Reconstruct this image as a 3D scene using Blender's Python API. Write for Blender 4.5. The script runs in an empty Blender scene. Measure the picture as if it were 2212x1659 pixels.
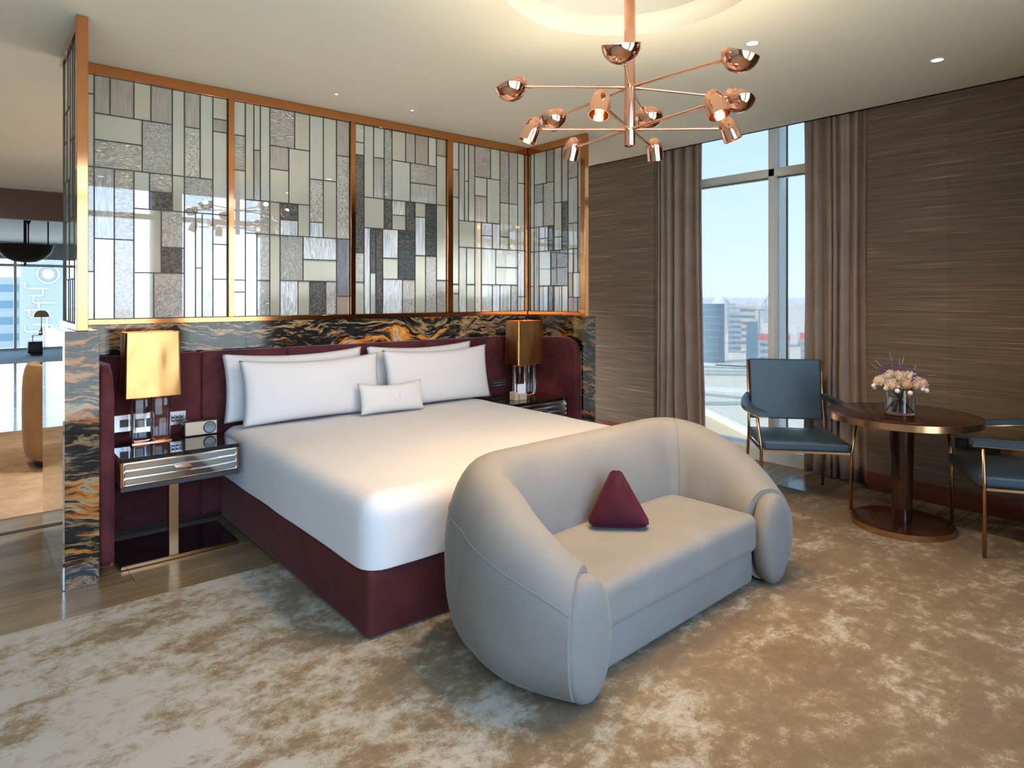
import bpy, bmesh, math, random
from mathutils import Vector, Matrix
random.seed(7)
scn = bpy.context.scene
COL = scn.collection
PI = math.pi

# ------------------------------------------------------------------ camera
cam_d = bpy.data.cameras.new('camera')
cam = bpy.data.objects.new('camera', cam_d); COL.objects.link(cam)
cam.location = (0, 0, 1.42)
cam.rotation_euler = (PI / 2, 0, -math.radians(40.1))
cam_d.sensor_width = 36.0
cam_d.lens = 1405.0 / 2212.0 * 36.0
cam_d.shift_y = -189.5 / 2212.0
cam_d.clip_end = 6000
scn.camera = cam

# ------------------------------------------------------------------ exposure
vs = scn.view_settings
vs.view_transform = 'Standard'; vs.look = 'None'; vs.gamma = 1.0
vs.use_curve_mapping = False
vs.exposure = 0.64
cy = scn.cycles
cy.use_denoising = True
cy.max_bounces = 7; cy.diffuse_bounces = 3; cy.glossy_bounces = 4
cy.use_adaptive_sampling = True; cy.adaptive_threshold = 0.035
cy.transmission_bounces = 6; cy.transparent_max_bounces = 10; cy.volume_bounces = 0
cy.sample_clamp_indirect = 6.0
cy.caustics_reflective = False; cy.caustics_refractive = False

# ------------------------------------------------------------------ world sky
SKY = 5.0
CH_UP = 2.4
CH_SPOT = 25.0
DL = 20.0
w = bpy.data.worlds.new('sky'); scn.world = w; w.use_nodes = True
nt = w.node_tree; nt.nodes.clear()
o_ = nt.nodes.new('ShaderNodeOutputWorld'); b_ = nt.nodes.new('ShaderNodeBackground')
tc = nt.nodes.new('ShaderNodeTexCoord'); sx = nt.nodes.new('ShaderNodeSeparateXYZ')
rp = nt.nodes.new('ShaderNodeValToRGB')
nt.links.new(tc.outputs['Generated'], sx.inputs[0]); nt.links.new(sx.outputs['Z'], rp.inputs[0])
nt.links.new(rp.outputs[0], b_.inputs[0]); nt.links.new(b_.outputs[0], o_.inputs[0])
e = rp.color_ramp.elements
e[0].position = 0.0; e[0].color = (0.63, 0.755, 0.93, 1)
e[1].position = 0.35; e[1].color = (0.36, 0.60, 0.96, 1)
b_.inputs['Strength'].default_value = SKY

def portal(name, loc, rot, sx_, sy_):
    L = bpy.data.lights.new(name, 'AREA'); L.shape = 'RECTANGLE'; L.size = sx_; L.size_y = sy_
    L.cycles.is_portal = True
    o = bpy.data.objects.new(name, L); COL.objects.link(o); o.location = loc; o.rotation_euler = rot
portal('portal_rear', (0.8, -0.70, 1.45), (PI / 2, 0, PI), 8.4, 2.9)
portal('portal_side', (5.33, 2.95, 1.5), (PI / 2, 0, PI / 2), 3.4, 2.9)
portal('portal_living', (0.6, 21.3, 1.3), (PI / 2, 0, 0), 8.0, 2.4)
portal('portal_behind', (5.33, 7.0, 1.5), (PI / 2, 0, PI / 2), 4.4, 2.7)
sun = bpy.data.lights.new('sun', 'SUN'); sun.energy = 13.0; sun.angle = 0.02; sun.color = (1.0, 0.93, 0.82)
so = bpy.data.objects.new('sun', sun); COL.objects.link(so)
so.rotation_euler = Vector((0.8, -0.25, -0.55)).to_track_quat('-Z', 'Y').to_euler()

# ------------------------------------------------------------------ materials
def new_mat(name):
    m = bpy.data.materials.new(name); m.use_nodes = True
    n = m.node_tree.nodes; n.clear()
    out = n.new('ShaderNodeOutputMaterial')
    return m, m.node_tree, out

def P(name, col, rough=0.5, metal=0.0, **kw):
    m, t, out = new_mat(name)
    b = t.nodes.new('ShaderNodeBsdfPrincipled'); t.links.new(b.outputs[0], out.inputs[0])
    b.inputs['Base Color'].default_value = (*col, 1); b.inputs['Roughness'].default_value = rough
    b.inputs['Metallic'].default_value = metal
    for k, v in kw.items():
        k = k.replace('_', ' ')
        b.inputs[k].default_value = (*v, 1) if isinstance(v, tuple) and len(v) == 3 else v
    m['b'] = b.name
    return m
def bs(m): return m.node_tree.nodes[m['b']]
def N(m, t, **kw):
    n = m.node_tree.nodes.new(t)
    for k, v in kw.items():
        if k in n.inputs.keys(): n.inputs[k].default_value = v
        else: setattr(n, k, v)
    return n
def LK(m, a, b): m.node_tree.links.new(a, b)
def coords(m, scale=(1, 1, 1), rot=(0, 0, 0), kind='Object'):
    tc = N(m, 'ShaderNodeTexCoord'); mp = N(m, 'ShaderNodeMapping')
    mp.inputs['Scale'].default_value = scale; mp.inputs['Rotation'].default_value = rot
    LK(m, tc.outputs[kind], mp.inputs[0]); return mp.outputs[0]
def noise(m, vec, scale, detail=4.0, rough=0.55, dist=0.0):
    n = N(m, 'ShaderNodeTexNoise'); n.inputs['Scale'].default_value = scale
    n.inputs['Detail'].default_value = detail; n.inputs['Roughness'].default_value = rough
    n.inputs['Distortion'].default_value = dist
    LK(m, vec, n.inputs['Vector']); return n
def ramp(m, fac, stops, interp='LINEAR'):
    r = N(m, 'ShaderNodeValToRGB'); r.color_ramp.interpolation = interp
    el = r.color_ramp.elements
    while len(el) < len(stops): el.new(0.5)
    for e_, (p, c) in zip(el, stops):
        e_.position = p; e_.color = (*c, 1)
    LK(m, fac, r.inputs[0]); return r.outputs[0]
def mix(m, fac, a, b, mode='MIX'):
    n = N(m, 'ShaderNodeMix'); n.data_type = 'RGBA'; n.blend_type = mode
    for s, v in ((0, fac), (6, a), (7, b)):
        if hasattr(v, 'links') or hasattr(v, 'is_linked'): LK(m, v, n.inputs[s])
        else: n.inputs[s].default_value = (*v, 1) if isinstance(v, tuple) else v
    return n.outputs[2]
def math_(m, op, a, b=0.0, c=None):
    n = N(m, 'ShaderNodeMath'); n.operation = op
    for i, v in enumerate((a, b) if c is None else (a, b, c)):
        if hasattr(v, 'is_linked'): LK(m, v, n.inputs[i])
        else: n.inputs[i].default_value = v
    return n.outputs[0]
def bump(m, h, strength=0.3, dist=0.01, target=None):
    n = N(m, 'ShaderNodeBump'); n.inputs['Strength'].default_value = strength; n.inputs['Distance'].default_value = dist
    LK(m, h, n.inputs['Height'])
    LK(m, n.outputs[0], (target or bs(m)).inputs['Normal']); return n

# stretched-cloth velvet: nap tone + sheen
def velvet(name, c0, c1, sheen=0.5, stint=(0.8, 0.7, 0.7), scale=5.0, srough=0.35, rough=0.75):
    m = P(name, c0, rough)
    v = coords(m)
    n1 = noise(m, v, scale, 3, 0.6); n2 = noise(m, v, 160, 2, 0.6)
    f = math_(m, 'ADD', math_(m, 'MULTIPLY', n1.outputs[0], 0.8), math_(m, 'MULTIPLY', n2.outputs[0], 0.2))
    LK(m, ramp(m, f, [(0.35, c0), (0.65, c1)]), bs(m).inputs['Base Color'])
    bs(m).inputs['Sheen Weight'].default_value = sheen; bs(m).inputs['Sheen Roughness'].default_value = srough
    bs(m).inputs['Sheen Tint'].default_value = (*stint, 1)
    bs(m).inputs['Specular IOR Level'].default_value = 0.2
    bump(m, n2.outputs[0], 0.15, 0.002)
    return m

MAT = {}
MAT['burgundy'] = velvet('burgundy_velvet', (0.046, 0.010, 0.012), (0.102, 0.022, 0.026), 0.5, (0.75, 0.42, 0.45), 6)
MAT['burgundy_bed'] = velvet('burgundy_bed_velvet', (0.062, 0.012, 0.013), (0.092, 0.020, 0.020), 0.22, (0.75, 0.45, 0.4), 4)
MAT['pillow_red'] = velvet('wine_velvet', (0.030, 0.002, 0.009), (0.052, 0.004, 0.015), 0.22, (0.8, 0.3, 0.45), 6)
MAT['sofa'] = velvet('dove_grey_velvet', (0.195, 0.185, 0.168), (0.228, 0.217, 0.197), 0.18, (0.9, 0.9, 0.95), 3)
MAT['curtain'] = velvet('taupe_velvet', (0.33, 0.26, 0.225), (0.40, 0.325, 0.285), 0.35, (0.8, 0.72, 0.66), 4)
MAT['tan_velvet'] = velvet('tan_velvet', (0.33, 0.16, 0.06), (0.42, 0.22, 0.09), 0.3, (0.9, 0.7, 0.5), 4)
MAT['linen'] = P('white_linen', (0.63, 0.63, 0.635), 0.85, Sheen_Weight=0.15)
v = coords(MAT['linen']); bump(MAT['linen'], noise(MAT['linen'], v, 3.0, 3).outputs[0], 0.12, 0.03)
MAT['emboss'] = P('white_embroidery', (0.66, 0.66, 0.68), 0.5)
MAT['ceiling'] = P('ceiling_paint', (0.87, 0.86, 0.765), 0.85)
MAT['cove'] = P('cove_paint', (0.82, 0.79, 0.72), 0.8)
MAT['wall'] = P('warm_white_paint', (0.60, 0.57, 0.50), 0.8)
MAT['lower_ceiling'] = P('cool_ceiling_paint', (0.50, 0.53, 0.52), 0.5)
MAT['pelmet'] = P('red_brown_wood', (0.10, 0.042, 0.028), 0.35)
MAT['copper'] = P('polished_copper', (0.93, 0.52, 0.36), 0.10, 1.0)
MAT['copper_frame'] = P('satin_copper', (0.64, 0.28, 0.11), 0.10, 1.0)
MAT['copper_shade'] = P('lamp_copper', (0.62, 0.33, 0.12), 0.3, 1.0)
v = coords(MAT['copper_shade'], (2, 2, 0.7)); bump(MAT['copper_shade'], noise(MAT['copper_shade'], v, 3.0, 1).outputs[0], 0.8, 0.03)
MAT['brass'] = P('antique_brass', (0.62, 0.38, 0.20), 0.22, 1.0)
MAT['bronze_dark'] = P('dark_bronze', (0.035, 0.026, 0.022), 0.4, 0.6)
MAT['black_gloss'] = P('black_lacquer', (0.006, 0.006, 0.007), 0.04, Coat_Weight=0.5)
MAT['charcoal'] = P('charcoal_lacquer', (0.035, 0.038, 0.042), 0.35)
MAT['mirror'] = P('antique_mirror', (0.70, 0.69, 0.66), 0.08, 1.0)
MAT['mirror_end'] = P('grey_mirror', (0.62, 0.64, 0.62), 0.03, 1.0)
MAT['black'] = P('black_plastic', (0.012, 0.012, 0.013), 0.45)
MAT['leather'] = P('petrol_blue_leather', (0.032, 0.068, 0.108), 0.36)
v = coords(MAT['leather']); bump(MAT['leather'], noise(MAT['leather'], v, 180, 3).outputs[0], 0.06, 0.002)
MAT['steel'] = P('brushed_steel', (0.55, 0.55, 0.55), 0.3, 1.0)
MAT['cream'] = P('cream_front', (0.56, 0.46, 0.33), 0.45)
MAT['dial'] = P('dial_grey_blue', (0.20, 0.26, 0.30), 0.35)
MAT['white'] = P('white_card', (0.82, 0.84, 0.88), 0.6)
MAT['frame_white'] = P('window_frame_paint', (0.88, 0.87, 0.82), 0.45)
MAT['frame_alu'] = P('window_aluminium', (0.80, 0.84, 0.82), 0.35)
MAT['rubber'] = P('window_gasket', (0.05, 0.07, 0.09), 0.6)
MAT['lead'] = P('lead_came', (0.05, 0.048, 0.036), 0.5, 0.3)
MAT['leaf'] = P('leaf_green', (0.05, 0.12, 0.03), 0.5)
MAT['stem'] = P('stem_green', (0.07, 0.14, 0.04), 0.5)
MAT['lavender'] = P('lavender_purple', (0.11, 0.05, 0.26), 0.7)
MAT['twig'] = P('pale_grass_tip', (0.42, 0.38, 0.26), 0.7)
MAT['rose'] = P('peach_rose', (0.90, 0.68, 0.52), 0.6, Subsurface_Weight=0.1)
MAT['rose_pale'] = P('cream_rose', (0.92, 0.79, 0.62), 0.6)
MAT['blossom'] = P('white_blossom', (0.92, 0.82, 0.78), 0.6)
MAT['glass'] = P('clear_glass', (1, 1, 1), 0.0, Transmission_Weight=1.0, IOR=1.45)
MAT['acrylic'] = P('clear_acrylic', (0.97, 0.98, 1.0), 0.0, Transmission_Weight=1.0, IOR=1.49)
MAT['water'] = P('water', (0.92, 0.97, 0.92), 0.0, Transmission_Weight=1.0, IOR=1.33)

def emit(name, col, s):
    m, t, out = new_mat(name); em = t.nodes.new('ShaderNodeEmission')
    em.inputs[0].default_value = (*col, 1); em.inputs[1].default_value = s
    t.links.new(em.outputs[0], out.inputs[0]); return m
MAT['bulb'] = emit('warm_bulb', (1.0, 0.62, 0.30), 14)
MAT['downlight'] = emit('downlight_lens', (1.0, 0.93, 0.8), 6)

def window_glass(name, tint):
    m, t, out = new_mat(name)
    tr = t.nodes.new('ShaderNodeBsdfTransparent'); tr.inputs[0].default_value = (*tint, 1)
    gl = t.nodes.new('ShaderNodeBsdfGlossy'); gl.inputs['Roughness'].default_value = 0.0
    fr = t.nodes.new('ShaderNodeFresnel'); fr.inputs[0].default_value = 1.3
    mx = t.nodes.new('ShaderNodeMixShader')
    t.links.new(fr.outputs[0], mx.inputs[0]); t.links.new(tr.outputs[0], mx.inputs[1]); t.links.new(gl.outputs[0], mx.inputs[2])
    t.links.new(mx.outputs[0], out.inputs[0]); return m
MAT['pane_clear'] = window_glass('clear_window_glass', (0.97, 0.98, 0.98))
MAT['pane_tint'] = window_glass('sky_dimming_glass', (0.42, 0.425, 0.42))  # tint added to dim the bright sky seen through this window
MAT['pane_living'] = window_glass('living_window_glass', (0.74, 0.76, 0.76))

# leaded art glass: flat polished front over a textured or frosted core
def art_glass(name, kind, col):
    m, t, out = new_mat(name)
    n = t.nodes
    gl = n.new('ShaderNodeBsdfGlossy'); gl.inputs['Roughness'].default_value = 0.015
    gl.inputs[0].default_value = (0.95, 0.98, 1.0, 1)
    mx = n.new('ShaderNodeMixShader'); lw = n.new('ShaderNodeFresnel'); lw.inputs[0].default_value = 2.7 if kind == 'f' else 2.0
    t.links.new(lw.outputs[0], mx.inputs[0])
    core = n.new('ShaderNodeMixShader')
    if kind == 'f':
        d = n.new('ShaderNodeBsdfDiffuse'); d.inputs[0].default_value = (*col, 1)
        tl = n.new('ShaderNodeBsdfTranslucent'); tl.inputs[0].default_value = (*col, 1)
        core.inputs[0].default_value = 0.6
        t.links.new(d.outputs[0], core.inputs[1]); t.links.new(tl.outputs[0], core.inputs[2])
    else:
        v = coords(m, {'h': (1, 1, 1), 'w': (0.6, 0.6, 1.6), 'r': (9, 9, 0.25)}[kind])
        no = noise(m, v, {'h': 75, 'w': 55, 'r': 30}[kind], 2.0, 0.5, 0.6 if kind == 'w' else 0)
        g2 = n.new('ShaderNodeBsdfGlossy'); g2.inputs['Roughness'].default_value = 0.10
        g2.inputs[0].default_value = (*col, 1)
        inner = n.new('ShaderNodeMixShader'); inner.inputs[0].default_value = 0.5
        tl = n.new('ShaderNodeBsdfTranslucent'); tl.inputs[0].default_value = (*col, 1)
        df = n.new('ShaderNodeBsdfDiffuse')
        r2 = ramp(m, no.outputs[0], [(0.32, tuple(c * 0.45 for c in col)), (0.66, tuple(min(0.9, c * (1.0 if c > 0.3 else 2.4)) for c in col))]); t.links.new(r2, df.inputs[0])  # light and dark of the relief also put into the diffuse colour
        bp = n.new('ShaderNodeBump'); bp.inputs['Strength'].default_value = {'h': 1.0, 'w': 1.0, 'r': 0.8}[kind]; bp.inputs['Distance'].default_value = {'h': 0.02, 'w': 0.03, 'r': 0.012}[kind]
        t.links.new(no.outputs[0], bp.inputs['Height'])
        t.links.new(bp.outputs[0], g2.inputs['Normal']); t.links.new(bp.outputs[0], df.inputs['Normal'])
        t.links.new(tl.outputs[0], inner.inputs[1]); t.links.new(df.outputs[0], inner.inputs[2])
        core.inputs[0].default_value = 0.38
        t.links.new(inner.outputs[0], core.inputs[1]); t.links.new(g2.outputs[0], core.inputs[2])
    t.links.new(core.outputs[0], mx.inputs[1]); t.links.new(gl.outputs[0], mx.inputs[2])
    t.links.new(mx.outputs[0], out.inputs[0]); return m
GLASS = {
    'f': [art_glass('frosted_art_glass', 'f', (0.80, 0.84, 0.74)), art_glass('frosted_art_glass_cool', 'f', (0.82, 0.88, 0.84)), art_glass('frosted_art_glass_warm', 'f', (0.80, 0.80, 0.68))],
    'h': [art_glass('hammered_art_glass', 'h', (0.84, 0.84, 0.80)), art_glass('hammered_art_glass_grey', 'h', (0.66, 0.67, 0.66))],
    'w': [art_glass('wave_art_glass', 'w', (0.86, 0.86, 0.82)), art_glass('wave_art_glass_grey', 'w', (0.62, 0.65, 0.65))],
    'r': [art_glass('reeded_art_glass', 'r', (0.84, 0.84, 0.81)), art_glass('reeded_art_glass_warm', 'r', (0.80, 0.75, 0.64))],
    'H': [art_glass('dark_view_hammered_glass', 'h', (0.16, 0.16, 0.16))],  # dark view behind clear panes, put into these smoky glass colours
    'W': [art_glass('dark_view_wave_glass', 'w', (0.13, 0.15, 0.16))],
    'R': [art_glass('dark_view_reeded_glass', 'r', (0.24, 0.24, 0.25))],
    'p': [art_glass('blush_art_glass', 'f', (0.66, 0.54, 0.44))],
}

# black and gold stone with wavy strata
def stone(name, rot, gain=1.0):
    m = P(name, (0.02, 0.02, 0.02), 0.07, Specular_IOR_Level=0.6)
    v0 = coords(m)
    wn = noise(m, v0, 1.1, 4, 0.55)
    sub = N(m, 'ShaderNodeVectorMath', operation='SUBTRACT'); LK(m, wn.outputs['Color'], sub.inputs[0]); sub.inputs[1].default_value = (0.5, 0.5, 0.5)
    sc = N(m, 'ShaderNodeVectorMath', operation='SCALE'); LK(m, sub.outputs[0], sc.inputs[0]); sc.inputs['Scale'].default_value = 0.62
    ad = N(m, 'ShaderNodeVectorMath', operation='ADD'); LK(m, v0, ad.inputs[0]); LK(m, sc.outputs[0], ad.inputs[1])
    mp = N(m, 'ShaderNodeMapping'); LK(m, ad.outputs[0], mp.inputs[0])
    mp.inputs['Rotation'].default_value = rot; mp.inputs['Scale'].default_value = (0.6, 0.6, 3.4)
    n1 = noise(m, mp.outputs[0], 1.9, 9, 0.66, 0.35)
    K = (0.010, 0.011, 0.014)
    c1 = ramp(m, n1.outputs[0], [(0.0, K), (0.39, K), (0.415, (0.05, 0.055, 0.05)), (0.435, (0.26, 0.10, 0.02)), (0.452, (0.50, 0.36, 0.17)), (0.468, (0.05, 0.03, 0.015)), (0.485, K), (0.55, (0.02, 0.02, 0.02)), (0.57, (0.55, 0.17, 0.02)), (0.60, (0.70, 0.30, 0.05)), (0.63, (0.55, 0.48, 0.34)), (0.66, (0.03, 0.03, 0.03))])
    mp2 = N(m, 'ShaderNodeMapping'); LK(m, ad.outputs[0], mp2.inputs[0]); mp2.inputs['Rotation'].default_value = rot; mp2.inputs['Scale'].default_value = (3, 3, 24)
    n2 = noise(m, mp2.outputs[0], 2.6, 6, 0.7)
    f2 = ramp(m, n2.outputs[0], [(0.55, (0, 0, 0)), (0.64, (1, 1, 1))])
    c2 = mix(m, f2, c1, (0.46, 0.42, 0.30))
    m2 = mix(m, 0.55, c1, c2)
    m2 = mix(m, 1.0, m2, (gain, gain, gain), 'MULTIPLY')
    LK(m, m2, bs(m).inputs['Base Color']); return m
MAT['stone_h'] = stone('black_gold_stone', (0, 0.04, 0))
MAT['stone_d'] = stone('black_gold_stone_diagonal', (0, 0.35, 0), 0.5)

# mottled hand-tufted rug
def rug_mat():
    m = P('mottled_rug', (0.4, 0.35, 0.28), 0.9, Sheen_Weight=0.08, Sheen_Roughness=0.4)
    v = coords(m); sp = N(m, 'ShaderNodeSeparateXYZ'); LK(m, v, sp.inputs[0])
    vs_ = coords(m, (0.8, 1.3, 1.0), (0, 0, 0.5))
    a = noise(m, vs_, 3.4, 10, 0.72, 0.3); b = noise(m, v, 17.0, 8, 0.78, 0.2); f = noise(m, v, 260, 2, 0.7)
    g = noise(m, v, 1.1, 2, 0.5)
    # more brown ground towards the sofa, pale towards the bed side
    gx = N(m, 'ShaderNodeMapRange'); LK(m, sp.outputs[0], gx.inputs[0])
    gx.inputs[1].default_value = 0.3; gx.inputs[2].default_value = 2.0; gx.inputs[3].default_value = -0.075; gx.inputs[4].default_value = 0.018
    k = math_(m, 'ADD', math_(m, 'MULTIPLY', a.outputs[0], 0.58), math_(m, 'MULTIPLY', b.outputs[0], 0.42))
    k = math_(m, 'ADD', k, gx.outputs[0])
    k = math_(m, 'ADD', k, math_(m, 'MULTIPLY', math_(m, 'SUBTRACT', f.outputs[0], 0.5), 0.16))
    c = ramp(m, k, [(0.395, (0.44, 0.42, 0.37)), (0.445, (0.345, 0.308, 0.235)), (0.475, (0.275, 0.215, 0.13)), (0.50, (0.19, 0.120, 0.050)), (0.57, (0.140, 0.084, 0.032))])
    c = mix(m, math_(m, 'MULTIPLY', g.outputs[0], 0.35), c, (0.25, 0.235, 0.18))
    c = mix(m, math_(m, 'MULTIPLY', f.outputs[0], 0.25), c, (0.62, 0.58, 0.5), 'SOFT_LIGHT')
    LK(m, c, bs(m).inputs['Base Color'])
    bump(m, math_(m, 'ADD', f.outputs[0], math_(m, 'MULTIPLY', b.outputs[0], 0.6)), 0.5, 0.008); return m
MAT['rug'] = rug_mat()

def wood(name, c0, c1, rough, axis, coat=0.0, rnd=0.5):
    m = P(name, c0, rough, Coat_Weight=coat)
    s = [14, 14, 14]; s[axis] = 1.2
    v = coords(m, tuple(s)); oi = N(m, 'ShaderNodeObjectInfo')
    ad = N(m, 'ShaderNodeVectorMath', operation='ADD'); LK(m, v, ad.inputs[0])
    sc = N(m, 'ShaderNodeVectorMath', operation='SCALE'); sc.inputs[0].default_value = (37, 61, 23); LK(m, oi.outputs['Random'], sc.inputs['Scale']); LK(m, sc.outputs[0], ad.inputs[1])
    n1 = noise(m, ad.outputs[0], 1.6, 6, 0.6, 0.6)
    f = math_(m, 'ADD', n1.outputs[0], math_(m, 'MULTIPLY', math_(m, 'SUBTRACT', oi.outputs['Random'], 0.5), rnd))
    LK(m, ramp(m, f, [(0.3, c0), (0.7, c1)]), bs(m).inputs['Base Color'])
    bump(m, n1.outputs[0], 0.06, 0.003); return m
MAT['oak'] = wood('grey_oak', (0.150, 0.108, 0.060), (0.27, 0.205, 0.120), 0.26, 0, 0.2, 0.3)
MAT['mahogany'] = wood('mahogany_lacquer', (0.024, 0.007, 0.004), (0.042, 0.012, 0.007), 0.2, 0, 0.25, 0)
MAT['skirting'] = wood('red_wood_skirting', (0.105, 0.026, 0.014), (0.15, 0.038, 0.02), 0.3, 1, 0.3, 0)

def grasscloth():
    m = P('brown_grasscloth', (0.1, 0.08, 0.06), 0.6, Specular_IOR_Level=0.3)
    v = coords(m, (1, 1.6, 120)); v2 = coords(m, (1, 3.0, 300)); v3 = coords(m, (1, 0.6, 40))
    a = noise(m, v, 1.0, 4, 0.6, 0.15); b = noise(m, v2, 1.0, 2, 0.6); c = noise(m, v3, 1.0, 2)
    k = math_(m, 'ADD', math_(m, 'MULTIPLY', a.outputs[0], 0.6), math_(m, 'ADD', math_(m, 'MULTIPLY', b.outputs[0], 0.25), math_(m, 'MULTIPLY', c.outputs[0], 0.15)))
    col = ramp(m, k, [(0.34, (0.105, 0.075, 0.056)), (0.48, (0.165, 0.122, 0.092)), (0.58, (0.22, 0.168, 0.122)), (0.67, (0.50, 0.36, 0.215))])
    sp = N(m, 'ShaderNodeSeparateXYZ'); LK(m, coords(m), sp.inputs[0])
    # drops of paper about 0.93 wide, each a little different
    dr = math_(m, 'FLOOR', math_(m, 'MULTIPLY', math_(m, 'SUBTRACT', sp.outputs[1], 1.476), 1.0 / 0.978))
    wn = N(m, 'ShaderNodeTexWhiteNoise'); wn.noise_dimensions = '1D'; LK(m, dr, wn.inputs['W'])
    col = mix(m, 1.0, col, ramp(m, wn.outputs[0], [(0, (0.86, 0.84, 0.82)), (1, (1, 1, 1))]), 'MULTIPLY')
    LK(m, col, bs(m).inputs['Base Color']); bump(m, k, 0.4, 0.004); return m
MAT['grasscloth'] = grasscloth()

def marble(name, c0, c1, sc):
    m = P(name, c0, 0.08)
    v = coords(m); n1 = noise(m, v, sc, 6, 0.6, 1.5)
    LK(m, ramp(m, n1.outputs[0], [(0.44, c0), (0.5, c1), (0.56, c0)]), bs(m).inputs['Base Color']); return m
MAT['marble_white'] = marble('white_marble', (0.38, 0.40, 0.39), (0.29, 0.30, 0.285), 0.8)
MAT['marble_dark'] = marble('dark_marble', (0.05, 0.036, 0.034), (0.20, 0.15, 0.14), 1.2)
def carpet(name, c0, c1):
    m = P(name, c0, 0.95); v = coords(m); n1 = noise(m, v, 5, 6, 0.7); LK(m, ramp(m, n1.outputs[0], [(0.35, c0), (0.65, c1)]), bs(m).inputs['Base Color']); return m
MAT['carpet_warm'] = carpet('amber_carpet', (0.30, 0.165, 0.075), (0.42, 0.27, 0.15))
MAT['carpet_blue'] = carpet('pale_blue_carpet', (0.34, 0.42, 0.46), (0.46, 0.53, 0.56))

# ------------------------------------------------------------------ builders
def link(o, parent=None, inv=True):
    COL.objects.link(o)
    if parent is not None:
        o.parent = parent
        if inv: o.matrix_parent_inverse = parent.get('_m') and Matrix.Identity(4) or Matrix.Translation(-ROOT_LOC(parent))
    return o
def ROOT_LOC(o):
    l = Vector((0, 0, 0))
    while o is not None:
        l += Vector(o.location); o = o.parent
    return l
def mesh(name, bm, mat, parent=None, smooth=False, recalc=True):
    if recalc: bmesh.ops.recalc_face_normals(bm, faces=bm.faces)
    me = bpy.data.meshes.new(name); bm.to_mesh(me); bm.free()
    if mat is not None: me.materials.append(mat if not isinstance(mat, str) else MAT[mat])
    if smooth:
        me.polygons.foreach_set('use_smooth', [True] * len(me.polygons))
        if smooth != 'all': me.set_sharp_from_angle(angle=math.radians(40))
    o = bpy.data.objects.new(name, me)
    COL.objects.link(o)
    if parent is not None:
        o.parent = parent
        if parent.type == 'EMPTY': o.matrix_parent_inverse = Matrix.Translation(-Vector(parent.location))
    return o
def thing(name, label, cat, loc=(0, 0, 0), group=None, kind=None):
    o = bpy.data.objects.new(name, None); COL.objects.link(o); o.location = loc; o.empty_display_size = 0.1
    return tag(o, label, cat, group, kind)
def tag(o, label=None, cat=None, group=None, kind=None):
    if label: o['label'] = label
    if cat: o['category'] = cat
    if group: o['group'] = group
    if kind: o['kind'] = kind
    return o
def struct(o, label=None):
    o['kind'] = 'structure'
    if label: o['label'] = label
    return o
def B(): return bmesh.new()
def box(bm, x0, x1, y0, y1, z0, z1, bev=0.0, seg=2):
    r = bmesh.ops.create_cube(bm, size=1.0); vs_ = r['verts']
    for v in vs_:
        v.co = Vector((x0 + (v.co.x + .5) * (x1 - x0), y0 + (v.co.y + .5) * (y1 - y0), z0 + (v.co.z + .5) * (z1 - z0)))
    if bev > 0:
        ed = list({e for v in vs_ for e in v.link_edges})
        bmesh.ops.bevel(bm, geom=ed, offset=bev, segments=seg, profile=0.5, affect='EDGES')
    return bm
def cyl(bm, p0, p1, r0, r1=None, seg=20, caps=True):
    p0 = Vector(p0); p1 = Vector(p1); r1 = r0 if r1 is None else r1
    d = (p1 - p0); q = Vector((0, 0, 1)).rotation_difference(d.normalized())
    A = []; Bq = []
    for i in range(seg):
        a = 2 * PI * i / seg; u = Vector((math.cos(a), math.sin(a), 0))
        A.append(bm.verts.new(p0 + q @ (u * r0))); Bq.append(bm.verts.new(p1 + q @ (u * r1)))
    for i in range(seg):
        j = (i + 1) % seg; bm.faces.new((A[i], A[j], Bq[j], Bq[i]))
    if caps: bm.faces.new(A[::-1]); bm.faces.new(Bq)
    return bm
def lathe(bm, prof, c=(0, 0, 0), seg=32, mat=None):
    rings = []
    for r, z in prof:
        if r < 1e-6: rings.append([bm.verts.new((0, 0, z))])
        else: rings.append([bm.verts.new((r * math.cos(2 * PI * i / seg), r * math.sin(2 * PI * i / seg), z)) for i in range(seg)])
    vs_ = [v for r in rings for v in r]
    for a, b in zip(rings, rings[1:]):
        for i in range(seg):
            j = (i + 1) % seg
            if len(a) == 1 and len(b) == 1: continue
            if len(a) == 1: bm.faces.new((a[0], b[j], b[i]))
            elif len(b) == 1: bm.faces.new((a[i], a[j], b[0]))
            else: bm.faces.new((a[i], a[j], b[j], b[i]))
    M_ = mat if mat is not None else Matrix.Translation(c)
    for v in vs_: v.co = M_ @ v.co
    return bm
def tube(bm, pts, r, seg=8):
    pts = [Vector(p) for p in pts]; rings = []
    for k, p in enumerate(pts):
        d = (pts[min(k + 1, len(pts) - 1)] - pts[max(k - 1, 0)]).normalized()
        q = Vector((0, 0, 1)).rotation_difference(d)
        rr = r[k] if isinstance(r, (list, tuple)) else r
        rings.append([bm.verts.new(p + q @ Vector((rr * math.cos(2 * PI * i / seg), rr * math.sin(2 * PI * i / seg), 0))) for i in range(seg)])
    for a, b in zip(rings, rings[1:]):
        for i in range(seg): bm.faces.new((a[i], a[(i + 1) % seg], b[(i + 1) % seg], b[i]))
    bm.faces.new(rings[0][::-1]); bm.faces.new(rings[-1]); return bm
def simple(name, x0, x1, y0, y1, z0, z1, mat, parent=None, bev=0.0, seg=2):
    return mesh(name, box(B(), x0, x1, y0, y1, z0, z1, bev, seg), mat, parent, smooth=bev > 0)
def copy_tree(o, parent=None, delta=None):
    c = o.copy(); COL.objects.link(c)
    if parent is not None: c.parent = parent
    for ch in o.children: copy_tree(ch, c)
    return c
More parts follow.
